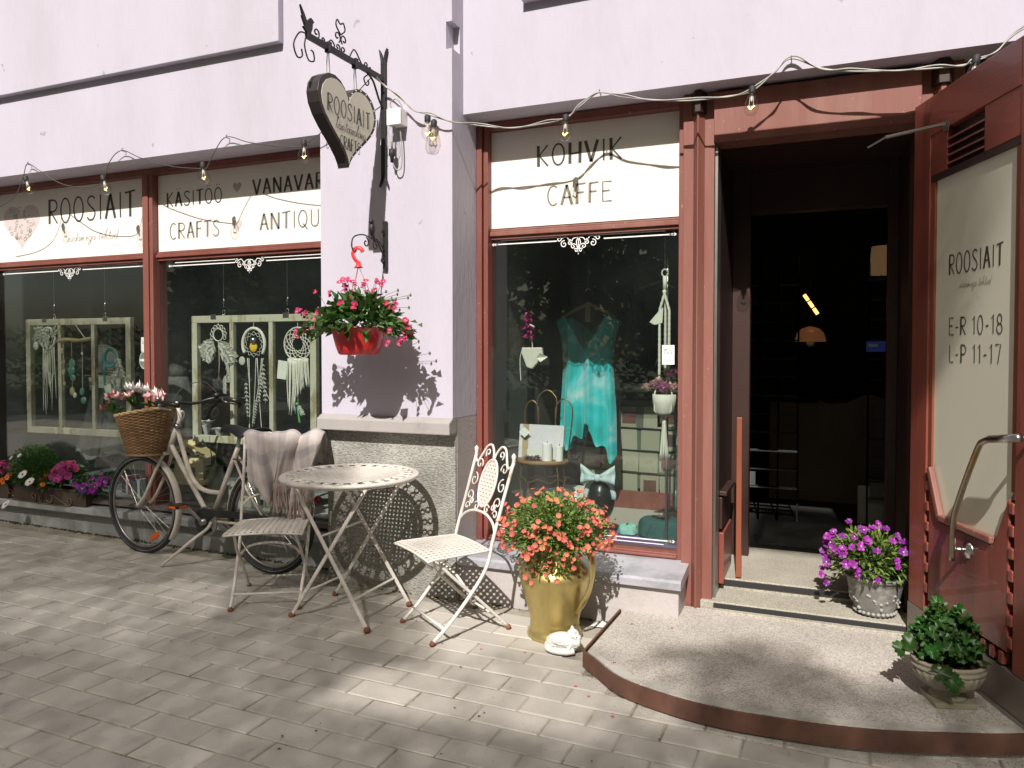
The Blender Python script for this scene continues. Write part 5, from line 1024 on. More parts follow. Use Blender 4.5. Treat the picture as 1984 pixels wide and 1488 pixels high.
# ------------------------------------------------------------------ planter boxes on the left sill
def planter(label, x0, x1, zb):
    t = thing('planter_box', label, 'planter box', ((x0+x1)/2, .225, zb), 0, 'planter boxes on the left sill'); w_ = (x1-x0)/2; c = MB(); h_ = .125
    c.add([(-w_,-.048,0),(w_,-.048,0),(w_,.04,0),(-w_,.04,0),(-w_-.02,-.058,h_),(w_+.02,-.058,h_),(w_+.02,.05,h_),(-w_-.02,.05,h_)], [(3,2,1,0),(0,1,5,4),(1,2,6,5),(2,3,7,6),(3,0,4,7)]); c.build('box', PLANTW, t, bevel=.004)
    MB().box(-w_-.015, w_+.015, -.053, .045, h_-.02, h_-.012).build('soil', SOIL, t)
    c = MB(); c.box(-w_-.024, w_+.024, -.064, -.052, h_-.008, h_+.004); c.box(-w_-.024, w_+.024, .046, .056, h_-.008, h_+.004); c.box(w_+.014, w_+.026, -.052, .046, h_-.008, h_+.004); c.box(-w_-.026, -w_-.014, -.052, .046, h_-.008, h_+.004); c.build('rim_strip', PLANTW, t)
    return t
pl1 = planter('dark wooden planter box of orange, magenta and purple flowers on the left sill', -6.05, -5.235, .224)
pl0 = planter('dark planter box with magenta flowers at the left edge of the picture', -6.95, -6.13, .224)
io = thing('iron_scroll_rail', 'low rusty iron scroll rail in front of the planter box', 'scroll rail', (-5.75, .168, .222)); c = MB(); xz = lambda pts: [(u, 0, v) for u, v in pts]
for pts in (smooth([(-.33,.01),(0,-.002),(.36,.0)],4), spiral(-.34,.06,.035,.008,-60,300), spiral(-.30,.02,.022,.006,180,-140), spiral(-.06,.045,.034,.008,-90,330), spiral(.03,.035,.026,.006,-90,-420), spiral(.13,.05,.045,.01,200,560), smooth([(.16,.075),(.26,.03),(.33,.0)],4), spiral(.345,.04,.036,.008,-110,260)): c.tube(xz(pts), .0048, 5)
c.build('scrolls', M('rusty_iron', (.15,.10,.06), .7, .2, var=.4, vs=20), io, smooth=True)
def pf(name, label, loc): return thing(name, label, 'flowers', loc)
gbush = thing('green_bush', 'fine-leaved dark green bush with white daisies between the planter boxes', 'plant', (-5.82, .21, .35))
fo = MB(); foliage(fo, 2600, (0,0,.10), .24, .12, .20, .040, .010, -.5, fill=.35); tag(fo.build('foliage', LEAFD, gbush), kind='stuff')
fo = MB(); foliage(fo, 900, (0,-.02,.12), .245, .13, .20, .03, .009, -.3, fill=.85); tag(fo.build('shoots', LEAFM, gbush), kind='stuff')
for q, sc_2 in (((.06,-.16,.115),1), ((.125,-.15,.06),1), ((-.16,-.15,-.14),1.05), ((-.02,-.13,.255),.5), ((-.12,-.13,.23),.4)): inst(DAISY[0], 'daisy', gbush, q, facing((q[0],-.8,.7)), sc_2)
def bed(name, label, x, z, w_, h_, meshes, n_, leaf=LEAFM, nl=160, sc=1):
    t = pf(name, label, (x, .20, z)); fo = MB(); foliage(fo, nl, (0,0,0), w_, .085, h_, .05, .035, -.6, fill=.4); tag(fo.build('foliage', leaf, t), kind='stuff'); k = 0
    while k < n_:
        (p_, d_) = dome_pts(1, (0,0,0), w_*1.02, .10, h_, -.35, .12)[0]
        if d_.y > .3: continue
        inst(meshes[rnd.randrange(len(meshes))], 'flower', t, p_+Vector((0,-.012,.01)), facing(d_+CAMD), sc*U(.8,1.15)); k += 1
    return t
bed('magenta_flowers', 'cluster of magenta flowers in the middle of the planter box', -5.43, .445, .125, .09, MAGEF, 30, LEAFD)
bed('purple_pansies', 'purple pansies at the right end of the planter box', -5.22, .375, .10, .06, PURPF, 12, LEAFD, 90)
bed('purple_stocks', 'violet flowers behind the bicycle front wheel beyond the planter box', -5.06, .42, .055, .06, [VIOLF[0], VIOLF[1]], 16, LEAFD, 60)
bed('orange_pansies', 'orange pansies between the green bush and the magenta flowers', -5.62, .375, .075, .075, ORANF, 11, LEAFM, 100)
bed('orange_pansies', 'orange pansies left of the green bush', -6.06, .385, .045, .05, ORANF, 6, LEAFM, 70)
bed('magenta_flowers', 'magenta flowers in the planter box at the left edge of the picture', -6.33, .44, .16, .075, MAGEF, 24, LEAFD)
fp = MB(); petals = flower_mesh('fallen_petal', 2, .010, [PINK, PINK], .2)
for k, (x, y, z) in enumerate([(-.90,-.12,.031),(-.86,-.62,.031),(-.70,-.10,.031),(-1.05,-.30,gz(-1)),(-1.0,-.75,gz(-1)),(-.92,-.82,gz(-1)),(-1.55,-.55,gz(-1.5)),(-1.34,-.50,gz(-1.3)),(-1.08,-.05,gz(-1)),(-2.35,-1.05,gz(-2.3)),(-.78,-.95,gz(-.8))]):
    o = inst(petals, 'fallen_petal', None, (x, y, z+.002), (0, 0, U(0,6)), U(.8,1.3)); o.scale = (.6, .6, .6); tag(o, 'pink petal fallen on the ' + ['doorstep by the sill block','doorstep near its chipped left front edge','doorstep against the middle of the sill block','pavement between stone animal and jug','pavement before the left doorstep corner','pavement right of the left doorstep corner','pavement beside the right chair foot','pavement left of the brass jug foot','pavement in the jug shadow by the wall','open pavement far left under the table','pavement under the curved steel edge'][k], 'petal', 'fallen petals')
pap = thing('paper_scrap', 'crumpled white and red paper scrap between jug and doorstep', 'paper scrap', (-1.10, .0, gz(-1.1)+.002)); c = MB(); c.add([(-.05,-.03,0),(.03,-.035,.004),(.055,.0,.0),(.0,.02,.022),(-.01,-.01,.012)], [(0,1,4),(1,2,4),(2,3,4),(3,0,4)]); c.build('paper', TAGC, pap, solid=.001)
# ------------------------------------------------------------------ window displays
OW = 'old window frames hung in the left shop window'
def old_frame(label, x0, x1, z0, z1, mull, wires, rz):
    cx, cz = (x0+x1)/2, (z0+z1)/2; t = thing('old_window_frame', label, 'window frame', (cx, .44, cz), rz, OW); w_, h_ = (x1-x0)/2, (z1-z0)/2; f = .052
    MB().box(-w_, w_, -.02, .02, h_-f, h_).build('top_rail', WPAINT, t, bevel=.003); MB().box(-w_, w_, -.02, .02, -h_, -h_+f).build('bottom_rail', WPAINT, t, bevel=.003)
    for s_ in (-1, 1): MB().box(min(s_*w_, s_*(w_-f)), max(s_*w_, s_*(w_-f)), -.02, .02, -h_+f, h_-f).build('side_stile', WPAINT, t, bevel=.003)
    for m_ in mull: MB().box(m_-cx-.018, m_-cx+.018, -.018, .018, -h_+f, h_-f).build('glazing_bar', WPAINT, t, bevel=.003)
    e = [-w_+f] + [m_-cx for m_ in mull] + [w_-f]
    for a, b in zip(e, e[1:]): MB().box(a+.019, b-.019, .004, .007, -h_+f+.001, h_-f-.001).build('pane', PANE, t)
    for x_ in wires:
        c = MB(); c.tube([(x_-cx, 0, h_+.06), (x_-cx, 0, 2.95-cz)], .0022, 5); c.tube([(x_-cx+.012*cos(q*.6), 0, h_+.022+.02*sin(q*.6)) for q in range(11)], .003, 5); c.tube([(x_-cx-.006,0,h_+.09),(x_-cx+.006,0,h_+.12)], .005, 5); c.build('wire', STEEL, t, smooth=True)
    for x_ in (-w_*.62, w_*.55): MB().box(x_-.025, x_+.025, -.023, -.0205, h_-.026, h_+.01).build('hinge_plate', STEELD, t)
    return t
old_frame('old white three-pane window frame hanging in the window nearer the left edge', -6.21, -5.05, .74, 1.69, (-5.825, -5.453), (-5.90, -5.335), radians(2))
old_frame('old white three-pane window frame hanging behind the bicycle seat, nearer the pilaster', -4.395, -3.262, .745, 1.687, (-4.015, -3.656), (-4.10, -3.52), 0)
DC = 'dream catchers in the left shop window'
def hoop(parent, r, th, m, n=32, z=0, name='hoop'): c = MB(); c.tube([(r*cos(2*pi*k/n), 0, z+r*sin(2*pi*k/n)) for k in range(n)], th, 7, True); return c.build(name, m, parent, smooth=True)
def cord(parent, z0, z1, m=COTTON): c = MB(); c.tube([(0,0,z0),(0,0,z1)], .002, 4); c.build('cord', m, parent)
def fringe(parent, xs, z0, lens, m=COTTON, th=.004, sw=.01):
    c = MB()
    for x, l_ in zip(xs, lens): c.tube(smooth([(x,0,z0),(x+U(-sw,sw)*.5,U(-.01,.01),z0-l_*.5),(x+U(-sw,sw),U(-.01,.01),z0-l_)],3), th, 4)
    return c.build('fringe', m, parent, smooth=True)
def feathers(parent, spots, m=FEATH, name='feather'):
    for x, z, ang, l_, w_ in spots:
        c = MB(); d = Vector((sin(ang), 0, -cos(ang))); n_ = 9
        for k in range(n_):
            q = k/n_
            for s_ in (-1, 1): p_ = Vector((x,-.01,z))+d*l_*q; sd_ = Vector((d.z,0,-d.x))*s_; c.leaf(p_, d*.9+sd_*.75+Vector((0,U(-.3,.3),0)), (0,-1,0), w_*(1.1-.5*abs(q-.4)), w_*.45)
        c.tube([Vector((x,-.012,z)), Vector((x,-.012,z))+d*l_], .0016, 4); c.build(name, m, parent)
def web(parent, r, n, rings, m, th=.0022):
    c = MB(); pr = [(r*cos(2*pi*k/n), r*sin(2*pi*k/n)) for k in range(n)]
    for q in range(rings):
        nx_ = []
        for k in range(n):
            a, b = pr[k], pr[(k+1) % n]; mx, mz = (a[0]+b[0])/2*.86, (a[1]+b[1])/2*.86; c.tube([(a[0],0,a[1]),(mx,0,mz),(b[0],0,b[1])], th, 4); nx_.append((mx, mz))
        pr = nx_
    return c.build('web', m, parent)
Y2 = .425
d1 = thing('dream_catcher', 'white dream catcher with puffed feathers and long cotton fringe at the far left', 'dream catcher', (-5.97, Y2, 1.53), 0, DC)
hoop(d1, .088, .011, COTTON); web(d1, .085, 9, 3, COTTON); cord(d1, .088, .16); fringe(d1, [-.06+.012*k for k in range(12)], -.07, [U(.25,.58) for k in range(12)]); feathers(d1, [(U(-.09,.06), U(.0,.10), U(-2.4,2.4), U(.07,.12), .05) for k in range(12)])
c = MB(); c.ball((-.135,-.01,-.06), .035, .006, .035, 14, 8); c.build('paper_disc', TAGC, d1, smooth=True)
d2 = thing('driftwood_mobile', 'driftwood mobile with sea-green stones in the middle pane of the far-left frame', 'mobile', (-5.66, Y2, 1.515))
c = MB(); c.tube(smooth([(-.19,0,-.01),(-.08,0,.004),(.06,0,-.004),(.19,0,.012)],5), [.016,.018,.017,.016,.018,.016,.015,.017,.018,.016,.015,.017,.018,.016,.015,.014], 8); c.build('stick', DRIFT, d2, smooth=True)
c = MB(); c.tube([(-.03,0,.17),(.13,0,.01)], .0035, 5); c.tube([(-.03,0,.17),(-.05,0,.13)], .004, 5)
for x in (-.13,-.03,.09): c.tube([(x,0,0),(x,0,-.42)], .0018, 4)
c.build('cord', COTTON, d2)
for x, z, r_, m_ in ((-.03,-.19,.032,SEAG),(-.035,-.25,.036,SEAG),(-.02,-.31,.03,SEAG),(-.03,-.42,.03,DRIFT),(.0,-.45,.022,COTTON),(.09,-.11,.014,COTTON),(.085,-.42,.03,SEAG),(.10,-.49,.028,SEAG),(-.13,-.18,.018,DRIFT),(-.13,-.26,.02,DRIFT),(-.12,-.36,.018,DRIFT),(-.15,-.09,.025,DRIFT)):
    c = MB(); c.ball((x,0,z), r_*U(.8,1.2), r_*.45, r_*U(.9,1.3), 7, 5); c.build('stone', m_, d2)
d3 = thing('dream_catcher', 'teal yarn hoop dream catcher with beads in the right pane of the far-left frame', 'dream catcher', (-5.25, Y2, 1.37), 0, DC)
hoop(d3, .068, .014, TEALC); hoop(d3, .082, .005, DRIFT); cord(d3, .07, .24, TEALC); c = MB()
for k in range(40): x = -.03+.015*(k % 5); c.ball((x, 0, -.09-.012*(k//5)*1.6), .005, n=6, m=4)
c.build('beads', DRIFT, d3); feathers(d3, [(.08,.0,.4,.16,.05),(.09,-.08,-.5,.12,.05),(.06,-.12,.2,.14,.05)]); fringe(d3, [-.07,-.065,-.06], -.04, [.22,.25,.2], TEALC); c = MB(); c.box(-.115, -.04, -.012, -.009, -.30, -.20); o = c.build('price_tag', TAGC, d3, rot=(0, radians(-14), 0))
d4 = thing('dream_catcher', 'lace crown dream catcher with fluffy white feathers, left pane of the frame behind the handlebar', 'dream catcher', (-4.14, Y2, 1.545), 0, DC)
c = MB()
for k in range(9): a = radians(200-220*k/8); c.tube([((.065+.012*cos(q*.9))*cos(a)-.014*sin(q*.9)*sin(a), 0, (.065+.012*cos(q*.9))*sin(a)+.014*sin(q*.9)*cos(a)) for q in range(8)], .003, 4)
c.build('lace_crown', COTTON, d4); hoop(d4, .045, .004, COTTON); cord(d4, .07, .10); feathers(d4, [(s_*U(.01,.09), U(-.12,-.02), s_*U(.2,1.1), U(.08,.13), .06) for s_ in (-1,1) for k in range(7)]); feathers(d4, [(.09,-.2,.1,.15,.03),(.07,-.30,-.05,.13,.03)]); fringe(d4, [.0,.004], -.05, [.28,.25], DRIFT, .004)
d5 = thing('dream_catcher', 'thick white hoop dream catcher with a yellow disc and long feathers in the middle pane', 'dream catcher', (-3.81, Y2, 1.475), 0, DC)
c = MB(); c.tube([(.1*cos(radians(a)), 0, .115*sin(radians(a))) for a in range(-38, 221, 7)], .0115, 8); c.build('hoop', COTTON, d5, smooth=True); web(d5, .092, 12, 2, COTTON, .0018); cord(d5, .115, .16); c = MB(); c.ball((-.012,.01,-.02), .036, .01, .038, 12, 8); c.build('yellow_disc', EYEY, d5, smooth=True); c = MB(); c.lathe([(.0,.05),(.022,.045),(.026,.02),(.0,.015)], 12); c.build('bead', STEEL, d5, smooth=True)
fringe(d5, [-.06,-.045,.02,.03,.07,.085], -.10, [.55,.62,.5,.64,.35,.3], COTTON, .003, .06); feathers(d5, [(.085,-.14,.1,.28,.03),(.075,-.2,-.12,.22,.028),(-.065,-.28,.05,.26,.026),(.03,-.4,-.2,.18,.024)]); c = MB(); c.ball((-.105,-.005,-.12), .03, .004, .032, 12, 6); c.build('shell_disc', FEATH, d5, smooth=True)
d6 = thing('dream_catcher', 'large white woven dream catcher with a thick cotton fringe beside the pilaster', 'dream catcher', (-3.42, Y2, 1.475), 0, DC)
hoop(d6, .117, .005, COTTON, 40); web(d6, .115, 12, 5, COTTON, .0034); cord(d6, .117, .15); fringe(d6, [-.085+.0085*k for k in range(21)], -.10, [.24+.16*max(0,1-abs(k-4)/9)+U(-.02,.02)-.006*max(0,k-12) for k in range(21)], COTTON, .005, .012)
c = MB(); c.box(-.15, -.07, -.01, -.007, -.26, -.13); c.build('price_tag', TAGC, d6, rot=(0, radians(6), 0)); c = MB(); c.ball((.0,-.01,-.42), .012, n=8, m=6); c.tube([(.0,-.01,-.44),(.02,-.01,-.55)], .006, 6); c.build('green_tassel', M('green_bead', (.08,.42,.12), .4), d6); feathers(d6, [(.01,-.43,.5,.07,.03)])
# lower clutter of the left display
t = thing('bird_house', 'pale wooden toy house with a pitched roof behind the bicycle frame', 'toy house', (-4.60, .62, .42), radians(24))
MB().box(-.11, .11, -.08, .08, 0, .17).build('wall', PALEW, t); c = MB(); c.prism([(-.145,.16),(0,.265),(.145,.16),(.145,.175),(0,.285),(-.145,.175)], -.11, .11); c.build('roof', PALEW, t); MB().box(-.05,.04,-.05,.05,.27,.31).build('chimney', PALEW, t); MB().box(-.02,.05,-.083,-.0805,.02,.10).build('door', DARKW, t)
t = thing('gift_box', 'dark green box with a cream lid under the toy house', 'box', (-4.55, .60, .262), radians(10)); MB().box(-.13,.13,-.09,.09,0,.13).build('box', M('box_dark', (.02,.035,.035), .6), t); MB().box(-.135,.135,-.095,.095,.1305,.155).build('lid', PALEW, t, bevel=.003)
t = thing('glass_vase', 'green glass vase with tall white artificial flowers behind the bicycle', 'vase', (-4.36, .60, .262)); MB().lathe([(.0,.0),(.055,.0),(.06,.02),(.065,.25),(.075,.275),(.07,.275),(.06,.24)], 20).build('vase_body', M('vase_glass', (.10,.14,.09), .15), t, smooth=True)
for x, y, z, k in ((-.075,0,.60,0),(.065,-.01,.57,1)):
    c = MB(); c.tube(smooth([(0,0,.2),(x*.5,y,.4),(x,y,z)],4), .004, 5); c.build('flower_stem', STEM, t)
    c = MB(); n_ = 6
    for q in range(n_):
        a = 2*pi*q/n_; d_ = Vector((cos(a)*.8, sin(a)*.8, .75 if k == 0 else .35)); c.leaf((x, y, z-.02), d_, (0,0,1), .085 if k == 0 else .075, .055)
    c.lathe([(.0,-.10),(.014,-.08),(.03,-.02),(.036,.0)], 10, (x,y,z-.01)); c.build('artificial_flower', WHIT, t)
t = thing('wooden_bird', 'pale round bird ornament at the left end of the display', 'ornament', (-6.40, .44, .262)); c = MB(); c.ball((0,0,.19), .055, .05, .06); c.ball((.045,0,.255), .038, .036, .036); c.ball((-.04,0,.12), .05, .05, .06); c.lathe([(.05,0),(.05,.1)], 12, (-.10,0,0)); c.build('body', M('grey_lilac', (.28,.25,.28), .7), t, smooth=True)
for lab, x, z0, w_, h_, yy in (('dark lace dress skirt hanging in the gloom behind the far-left frame', -5.95, .50, .38, .75, 1.0), ('lace dress with a folded hem behind the basket', -5.30, .55, .28, .65, 1.15)):
    t = thing('lace_dress', lab, 'dress', (x, yy, z0)); c = MB(); n_ = 40; vs_ = []
    c.sheet(40, 12, lambda u, v: ((w_*(1-.65*v)+.02*sin(u*2*pi*9)*(1-v))*cos(2*pi*u), (.2*(1-.6*v)+.02*sin(u*2*pi*9)*(1-v))*sin(2*pi*u), h_*v+.03*sin(u*2*pi*5)*(1-v))); c.build('skirt', LACE, t, smooth=True)
    c = MB(); c.lathe([(w_*.35,h_),(w_*.33,h_+.1),(w_*.42,h_+.3),(w_*.3,h_+.36),(.06,h_+.4)], 20, (0,0,0), 1, .6); c.build('bodice', LACE, t, smooth=True)
    c = MB(); c.sheet(40, 2, lambda u, v: (w_*1.02*cos(2*pi*u), .21*sin(2*pi*u), .03*sin(u*2*pi*5)+.03*v+.012*sin(u*2*pi*30)*(1-v))); c.build('lace_hem', M('lace_edge', (.38,.37,.34), .9, var=.2), t)
t = thing('paper_doily', 'round crocheted doily hanging under the far-left frame', 'doily', (-5.55, .70, .58)); c = MB()
for r_, n_ in ((.03,8),(.06,14),(.09,20),(.115,26)):
    for k in range(n_): a = 2*pi*k/n_; c.tube([(r_*cos(a)+.012*cos(q), 0, r_*sin(a)*.8+.012*sin(q)) for q in range(7)], .003, 4)
c.build('lace', M('doily_cotton', (.20,.21,.19), .9), t)
t = thing('card_line', 'row of small cards pegged on a line in the middle of the far-left frame', 'card line', (-5.52, .62, 1.16)); c = MB(); c.tube([(-.28,0,.06),(.28,0,.055)], .003, 4); c.build('line', COTTON, t)
for k in range(5): MB().box(-.22+.095*k, -.14+.095*k, -.003, .0, -.06+U(-.02,.02), .055).build('card', TAGC, t, rot=(0, U(-.1,.1), 0))
for lab, x, yy, zz, m_, s_ in (('blue paper parcel behind the front wheel', -5.05, .55, .262, M('blue_paper', (.025,.07,.10), .7), .08), ('magenta paper flowers bag behind the front wheel', -5.25, .62, .262, M('magenta_paper', (.10,.02,.055), .7), .085), ('small white card box behind the rear wheel', -4.02, .55, .262, TAGC, .10)):
    t = thing('paper_parcel', lab, 'parcel', (x, yy, zz), U(-.5,.5)); MB().box(-s_, s_, -s_*.6, s_*.6, 0, s_*1.7).build('parcel', m_, t, bevel=.008); c = MB(); c.box(-.012,.012,-s_*.63,s_*.63,0,s_*1.72); c.build('ribbon', COTTON, t)
t = thing('white_lantern', 'white metal lantern house with scroll sides behind the left chair', 'lantern', (-3.62, .56, .262)); MB().box(-.16,.16,-.09,.09,0,.02).build('base', PLASTW, t); c = MB()
for k in range(15): c.box(-.155+.022*k, -.145+.022*k, -.088, -.080, .02, .27)
c.build('pickets', WPAINT, t); MB().box(-.17,.17,-.1,.1,.27,.29).build('roof_plate', WPAINT, t)
t = thing('red_rose', 'dark red rose head standing in a pale cup by the pilaster', 'rose', (-3.37, .47, .262)); c = MB()
for q in range(14): a = q*2.4; c.leaf((0,0,.07), (cos(a)*.7, sin(a)*.7, .8), (0,0,1), .07+.002*q, .07)
c.build('petals', DARKRED, t); MB().lathe([(.0,0),(.04,0),(.045,.07),(.04,.07)], 14).build('cup', TAGC, t, smooth=True); c = MB(); c.box(-.12,-.0,.05,.07,.0,.22); c.build('card', TAGC, t)
# ------------------------------------------------------------------ right window
t = thing('silk_dress', 'turquoise clouded silk dress on a wooden hanger in the right window', 'dress', (-1.553, 1.25, 0))
HWD = [.215,.213,.21,.205,.198,.192,.188,.19,.198,.212,.235,.235]
def dress(front):
    def f(u, v):
        z = .80 + .87*v; i_ = min(int(v*10), 10); n_ = v*10-i_; hw = HWD[i_]*(1-n_)+HWD[min(i_+1, 11)]*n_
        x = (u*2-1)*hw; fold = (.026*sin(u*17+.8+v)+.016*sin(u*33-2*v))*(1-.75*v)
        y = front*(.075*sqrt(max(0,1-(u*2-1)**2))*(.7+.3*v)) + fold
        if v < .12: k = 1-v/.12; z += k*(-.05*sin(u*8.5+.4) + .035*sin(u*26) - (.10*(u-.62)/.38 if u > .62 else 0) + (.07 if .42 < u < .55 else 0))
        if v > .74:
            k = (v-.74)/.26; a = abs(u*2-1); z -= (k**1.2)*(.25 if front < 0 else .10)*max(0, 1-a/.62); z -= .035*k*max(0, a-.7)/.3; y += front*.01*k
        return (x, y, z)
    return f
for s_, nm in ((-1, 'front'), (1, 'back')): MB().sheet(48, 36, dress(s_)).build(nm, SILK, t, smooth=True)
c = MB(); c.tube(smooth([(-.20,0,1.66),(-.08,0,1.725),(0,0,1.755),(.08,0,1.725),(.20,0,1.66)],5), .012, 8, flat=.8); c.box(-.018,.018,-.012,.012,1.63,1.77); c.build('hanger', DRIFT, t); c = MB(); c.tube(smooth([(0,0,1.76),(0,0,1.80),(.025,0,1.82),(.03,0,1.85),(0,0,1.865),(-.02,0,1.85)],4), .003, 5); c.tube([(0,0,1.86),(0,0,3.0)], .0015, 4); c.build('hook', STEEL, t)
t = thing('pink_knit_flower', 'pink crocheted flower pinned on the grey partition in the right window', 'flower ornament', (-1.83, .80, 1.60)); c = MB()
for q in range(40): a = U(0,6.28); z = U(-.09,.09); c.leaf((0,0,z), (cos(a), sin(a)*.7-.3, U(-.6,.2)), (0,0,1), .035+.012*(z < 0), .028)
c.build('petals', M('hot_pink_yarn', (.52,.03,.24), .8, var=.3), t); c = MB(); c.tube([(.02,-.02,.0),(.06,-.05,-.015)], .006, 5); c.build('pin', TAGC, t)
t = thing('felt_purse', 'small pale felt purse with a leaf flap hanging beside the pink flower', 'purse', (-1.80, .80, 1.39)); c = MB(); c.prism([(-.075,.06),(.07,.06),(.078,.0),(.0,-.085),(-.04,-.07),(-.075,.02)], -.015, .015); c.build('pouch', COTTON, t, bevel=.008); c = MB(); c.tube(smooth([(-.07,0,.06),(-.09,0,-.02),(-.08,-.01,-.16)],4), .003, 4); c.tube([(0,0,.05),(-.01,0,.16)], .003, 4); c.build('cord', COTTON, t); c = MB(); c.leaf((.03,-.018,-.01), (1,0,.1), (0,-1,0), .08, .06); c.build('flap', TAGC, t)
wire = M('coppery_wire', (.30,.19,.10), .4, .8, var=.3, vs=20)
t = thing('wire_chair_stand', 'small wire chair plant stand with looped back and woven seat in the right window', 'stand', (-1.655, .60, .272)); c = MB()
for a0 in (35, 145, 215, 325): a = radians(a0); c.tube(smooth([(.14*cos(a), .10*sin(a), .445),(.155*cos(a), .11*sin(a), .35),(.145*cos(a), .10*sin(a), .2),(.165*cos(a), .12*sin(a), .0)],4), .006, 6)
c.build('legs', wire, t, smooth=True)
c = MB(); c.tube([(.155*cos(2*pi*k/36), .115*sin(2*pi*k/36), .345+.012*sin(k*1.2)) for k in range(36)], .0045, 5, True); c.build('apron_wire', wire, t)
c = MB(); c.lathe([(.0,.445),(.16,.445),(.168,.452),(.168,.462),(.16,.47),(.0,.468)], 32, (0,0,0), 1, .78); c.build('seat', WICK, t, smooth=True)
c = MB()
for x0, w_, h_ in ((-.115,.055,.83),(-.01,.075,.90),(.105,.065,.845)): c.tube(smooth([(x0-w_*.45,.10,.47),(x0-w_*.9,.11,h_-.10),(x0-w_*.6,.115,h_-.025),(x0,.115,h_),(x0+w_*.6,.115,h_-.025),(x0+w_*.9,.11,h_-.10),(x0+w_*.45,.10,.47)],5), .005, 6)
c.build('back_loops', wire, t, smooth=True)
t = thing('decoupage_box_picture', 'pale lilac floral picture panel standing on the wire chair stand', 'picture', (-1.665, .575, .745), radians(-3))
fm = M('floral_print', (.62,.58,.64), .6, var=.08, vs=9, col2=(.55,.36,.45), mixs=7, lo=.56, hi=.68)
MB().box(-.15, .155, .0, .012, .0, .215).build('panel', fm, t, rot=(radians(-8), 0, 0)); MB().box(-.125, -.085, -.004, -.0005, .0, .215).build('burlap_band', DRIFT, t, rot=(radians(-8), 0, 0)); MB().box(-.08, .075, -.02, -.0165, .0, .06).build('small_card', TAGC, t); MB().add([(-.10,-.012,.13),(-.062,-.012,.165),(-.10,-.012,.20),(-.138,-.012,.165)], [(0,1,2,3)]).build('price_tag', WHITED, t)
for lab, x, yy, r_, h_ in (('taller white candle on the wire chair stand', -1.60, .535, .030, .11), ('shorter white candle at the right edge of the wire chair stand', -1.525, .55, .023, .095)):
    t = thing('candle', lab, 'candle', (x, yy, .742), 0, 'candles on the wire chair stand'); MB().lathe([(.0,0),(r_,.0),(r_,h_-.004),(r_*.92,h_),(.0,h_-.004)], 20).build('wax', WHITED, t, smooth=False); c = MB(); c.tube([(0,0,h_-.004),(.002,0,h_+.012)], .0015, 4); c.build('wick', BLACK, t)
t = thing('moss_nest', 'small purple moss nest with tiny eggs in front of the candles', 'ornament', (-1.69, .51, .742)); c = MB()
for q in range(160): a = U(0,6.28); r_ = .045*sqrt(rnd.random()); c.leaf((r_*cos(a), r_*sin(a)*.8, U(0,.025)), (cos(a),sin(a),U(0,1)), (0,0,1), .022, .008)
c.build('moss', M('purple_moss', (.15,.04,.15), .9, var=.3), t)
for q in ((-.01,-.01,.03),(.012,.0,.032)): c = MB(); c.ball(q, .011, n=8, m=6); c.build('egg', TAGC, t, smooth=True)
t = thing('mannequin_head', 'black mannequin head wearing a pale blue bow headband', 'mannequin head', (-1.27, .60, .272)); c = MB(); c.lathe([(.0,.0),(.07,.0),(.065,.02),(.045,.06),(.045,.10)], 16); c.ball((0,0,.24), .085, .10, .135, 18, 12); c.ball((.0,-.095,.20), .014, .018, .028); c.ball((0,-.06,.13), .05, .04, .04); cb = c.build('head', M('glossy_black', (.02,.02,.022), .3), t, smooth=True); m_ = cb.modifiers.new('fuse', 'REMESH'); m_.mode = 'VOXEL'; m_.voxel_size = .008; m_.use_smooth_shade = True
bl = M('pale_blue_cotton', (.50,.60,.64), .85, var=.08, vs=20, bump=.2); c = MB(); c.tube([(.088*cos(a), -.03, .25+.132*sin(a)) for a in [radians(q) for q in range(0, 181, 12)]], .018, 8, flat=.4); c.build('headband', bl, t, smooth=True)
for s_ in (-1, 1): c = MB(); c.sheet(10, 8, lambda u, v: (s_*(.008+.10*u), -.075-.035*sin(pi*v)*sin(pi*min(u*1.2,1))-.008*sin(v*9), .385+(v-.5)*(.03+.095*u)+.02*u)); c.build('bow_loop', bl, t, smooth=True, solid=.006)
c = MB(); c.ball((0,-.085,.385), .02, .018, .024); c.build('bow_knot', bl, t, smooth=True)
t = thing('purple_cloth', 'purple cloth spread on the floor of the right window display', 'cloth', (-1.02, .66, .276)); MB().sheet(20, 12, lambda u, v: (-.28+.54*u, -.24+.42*v, .004+.004*sin(u*17)*sin(v*9))).build('cloth', PURC, t, smooth=True, solid=.003)
t = thing('felt_hat', 'dark green felt hat with a brown feather flower lying on the purple cloth', 'hat', (-.93, .74, .284)); t.scale = (.86, .86, .8); c = MB(); c.sheet(32, 10, lambda u, v: ((.165-.10*v**3)*cos(2*pi*u)*(1+.03*sin(u*44)), (.125-.08*v**3)*sin(2*pi*u)*(1+.03*sin(u*44)), .02+.13*sin(v*pi/2))); c.lathe([(.0,.0),(.16,.0),(.166,.02)], 24, (0,0,0), 1, .76); c.build('crown', FABD, t, smooth=True); c = MB()
for q in range(60): a = q*2.4; c.leaf((.02,-.05,.145), (cos(a), sin(a), U(.1,.8)), (0,0,1), U(.04,.075), .012)
c.build('feather_flower', M('brown_feather', (.10,.055,.045), .8, var=.4), t)
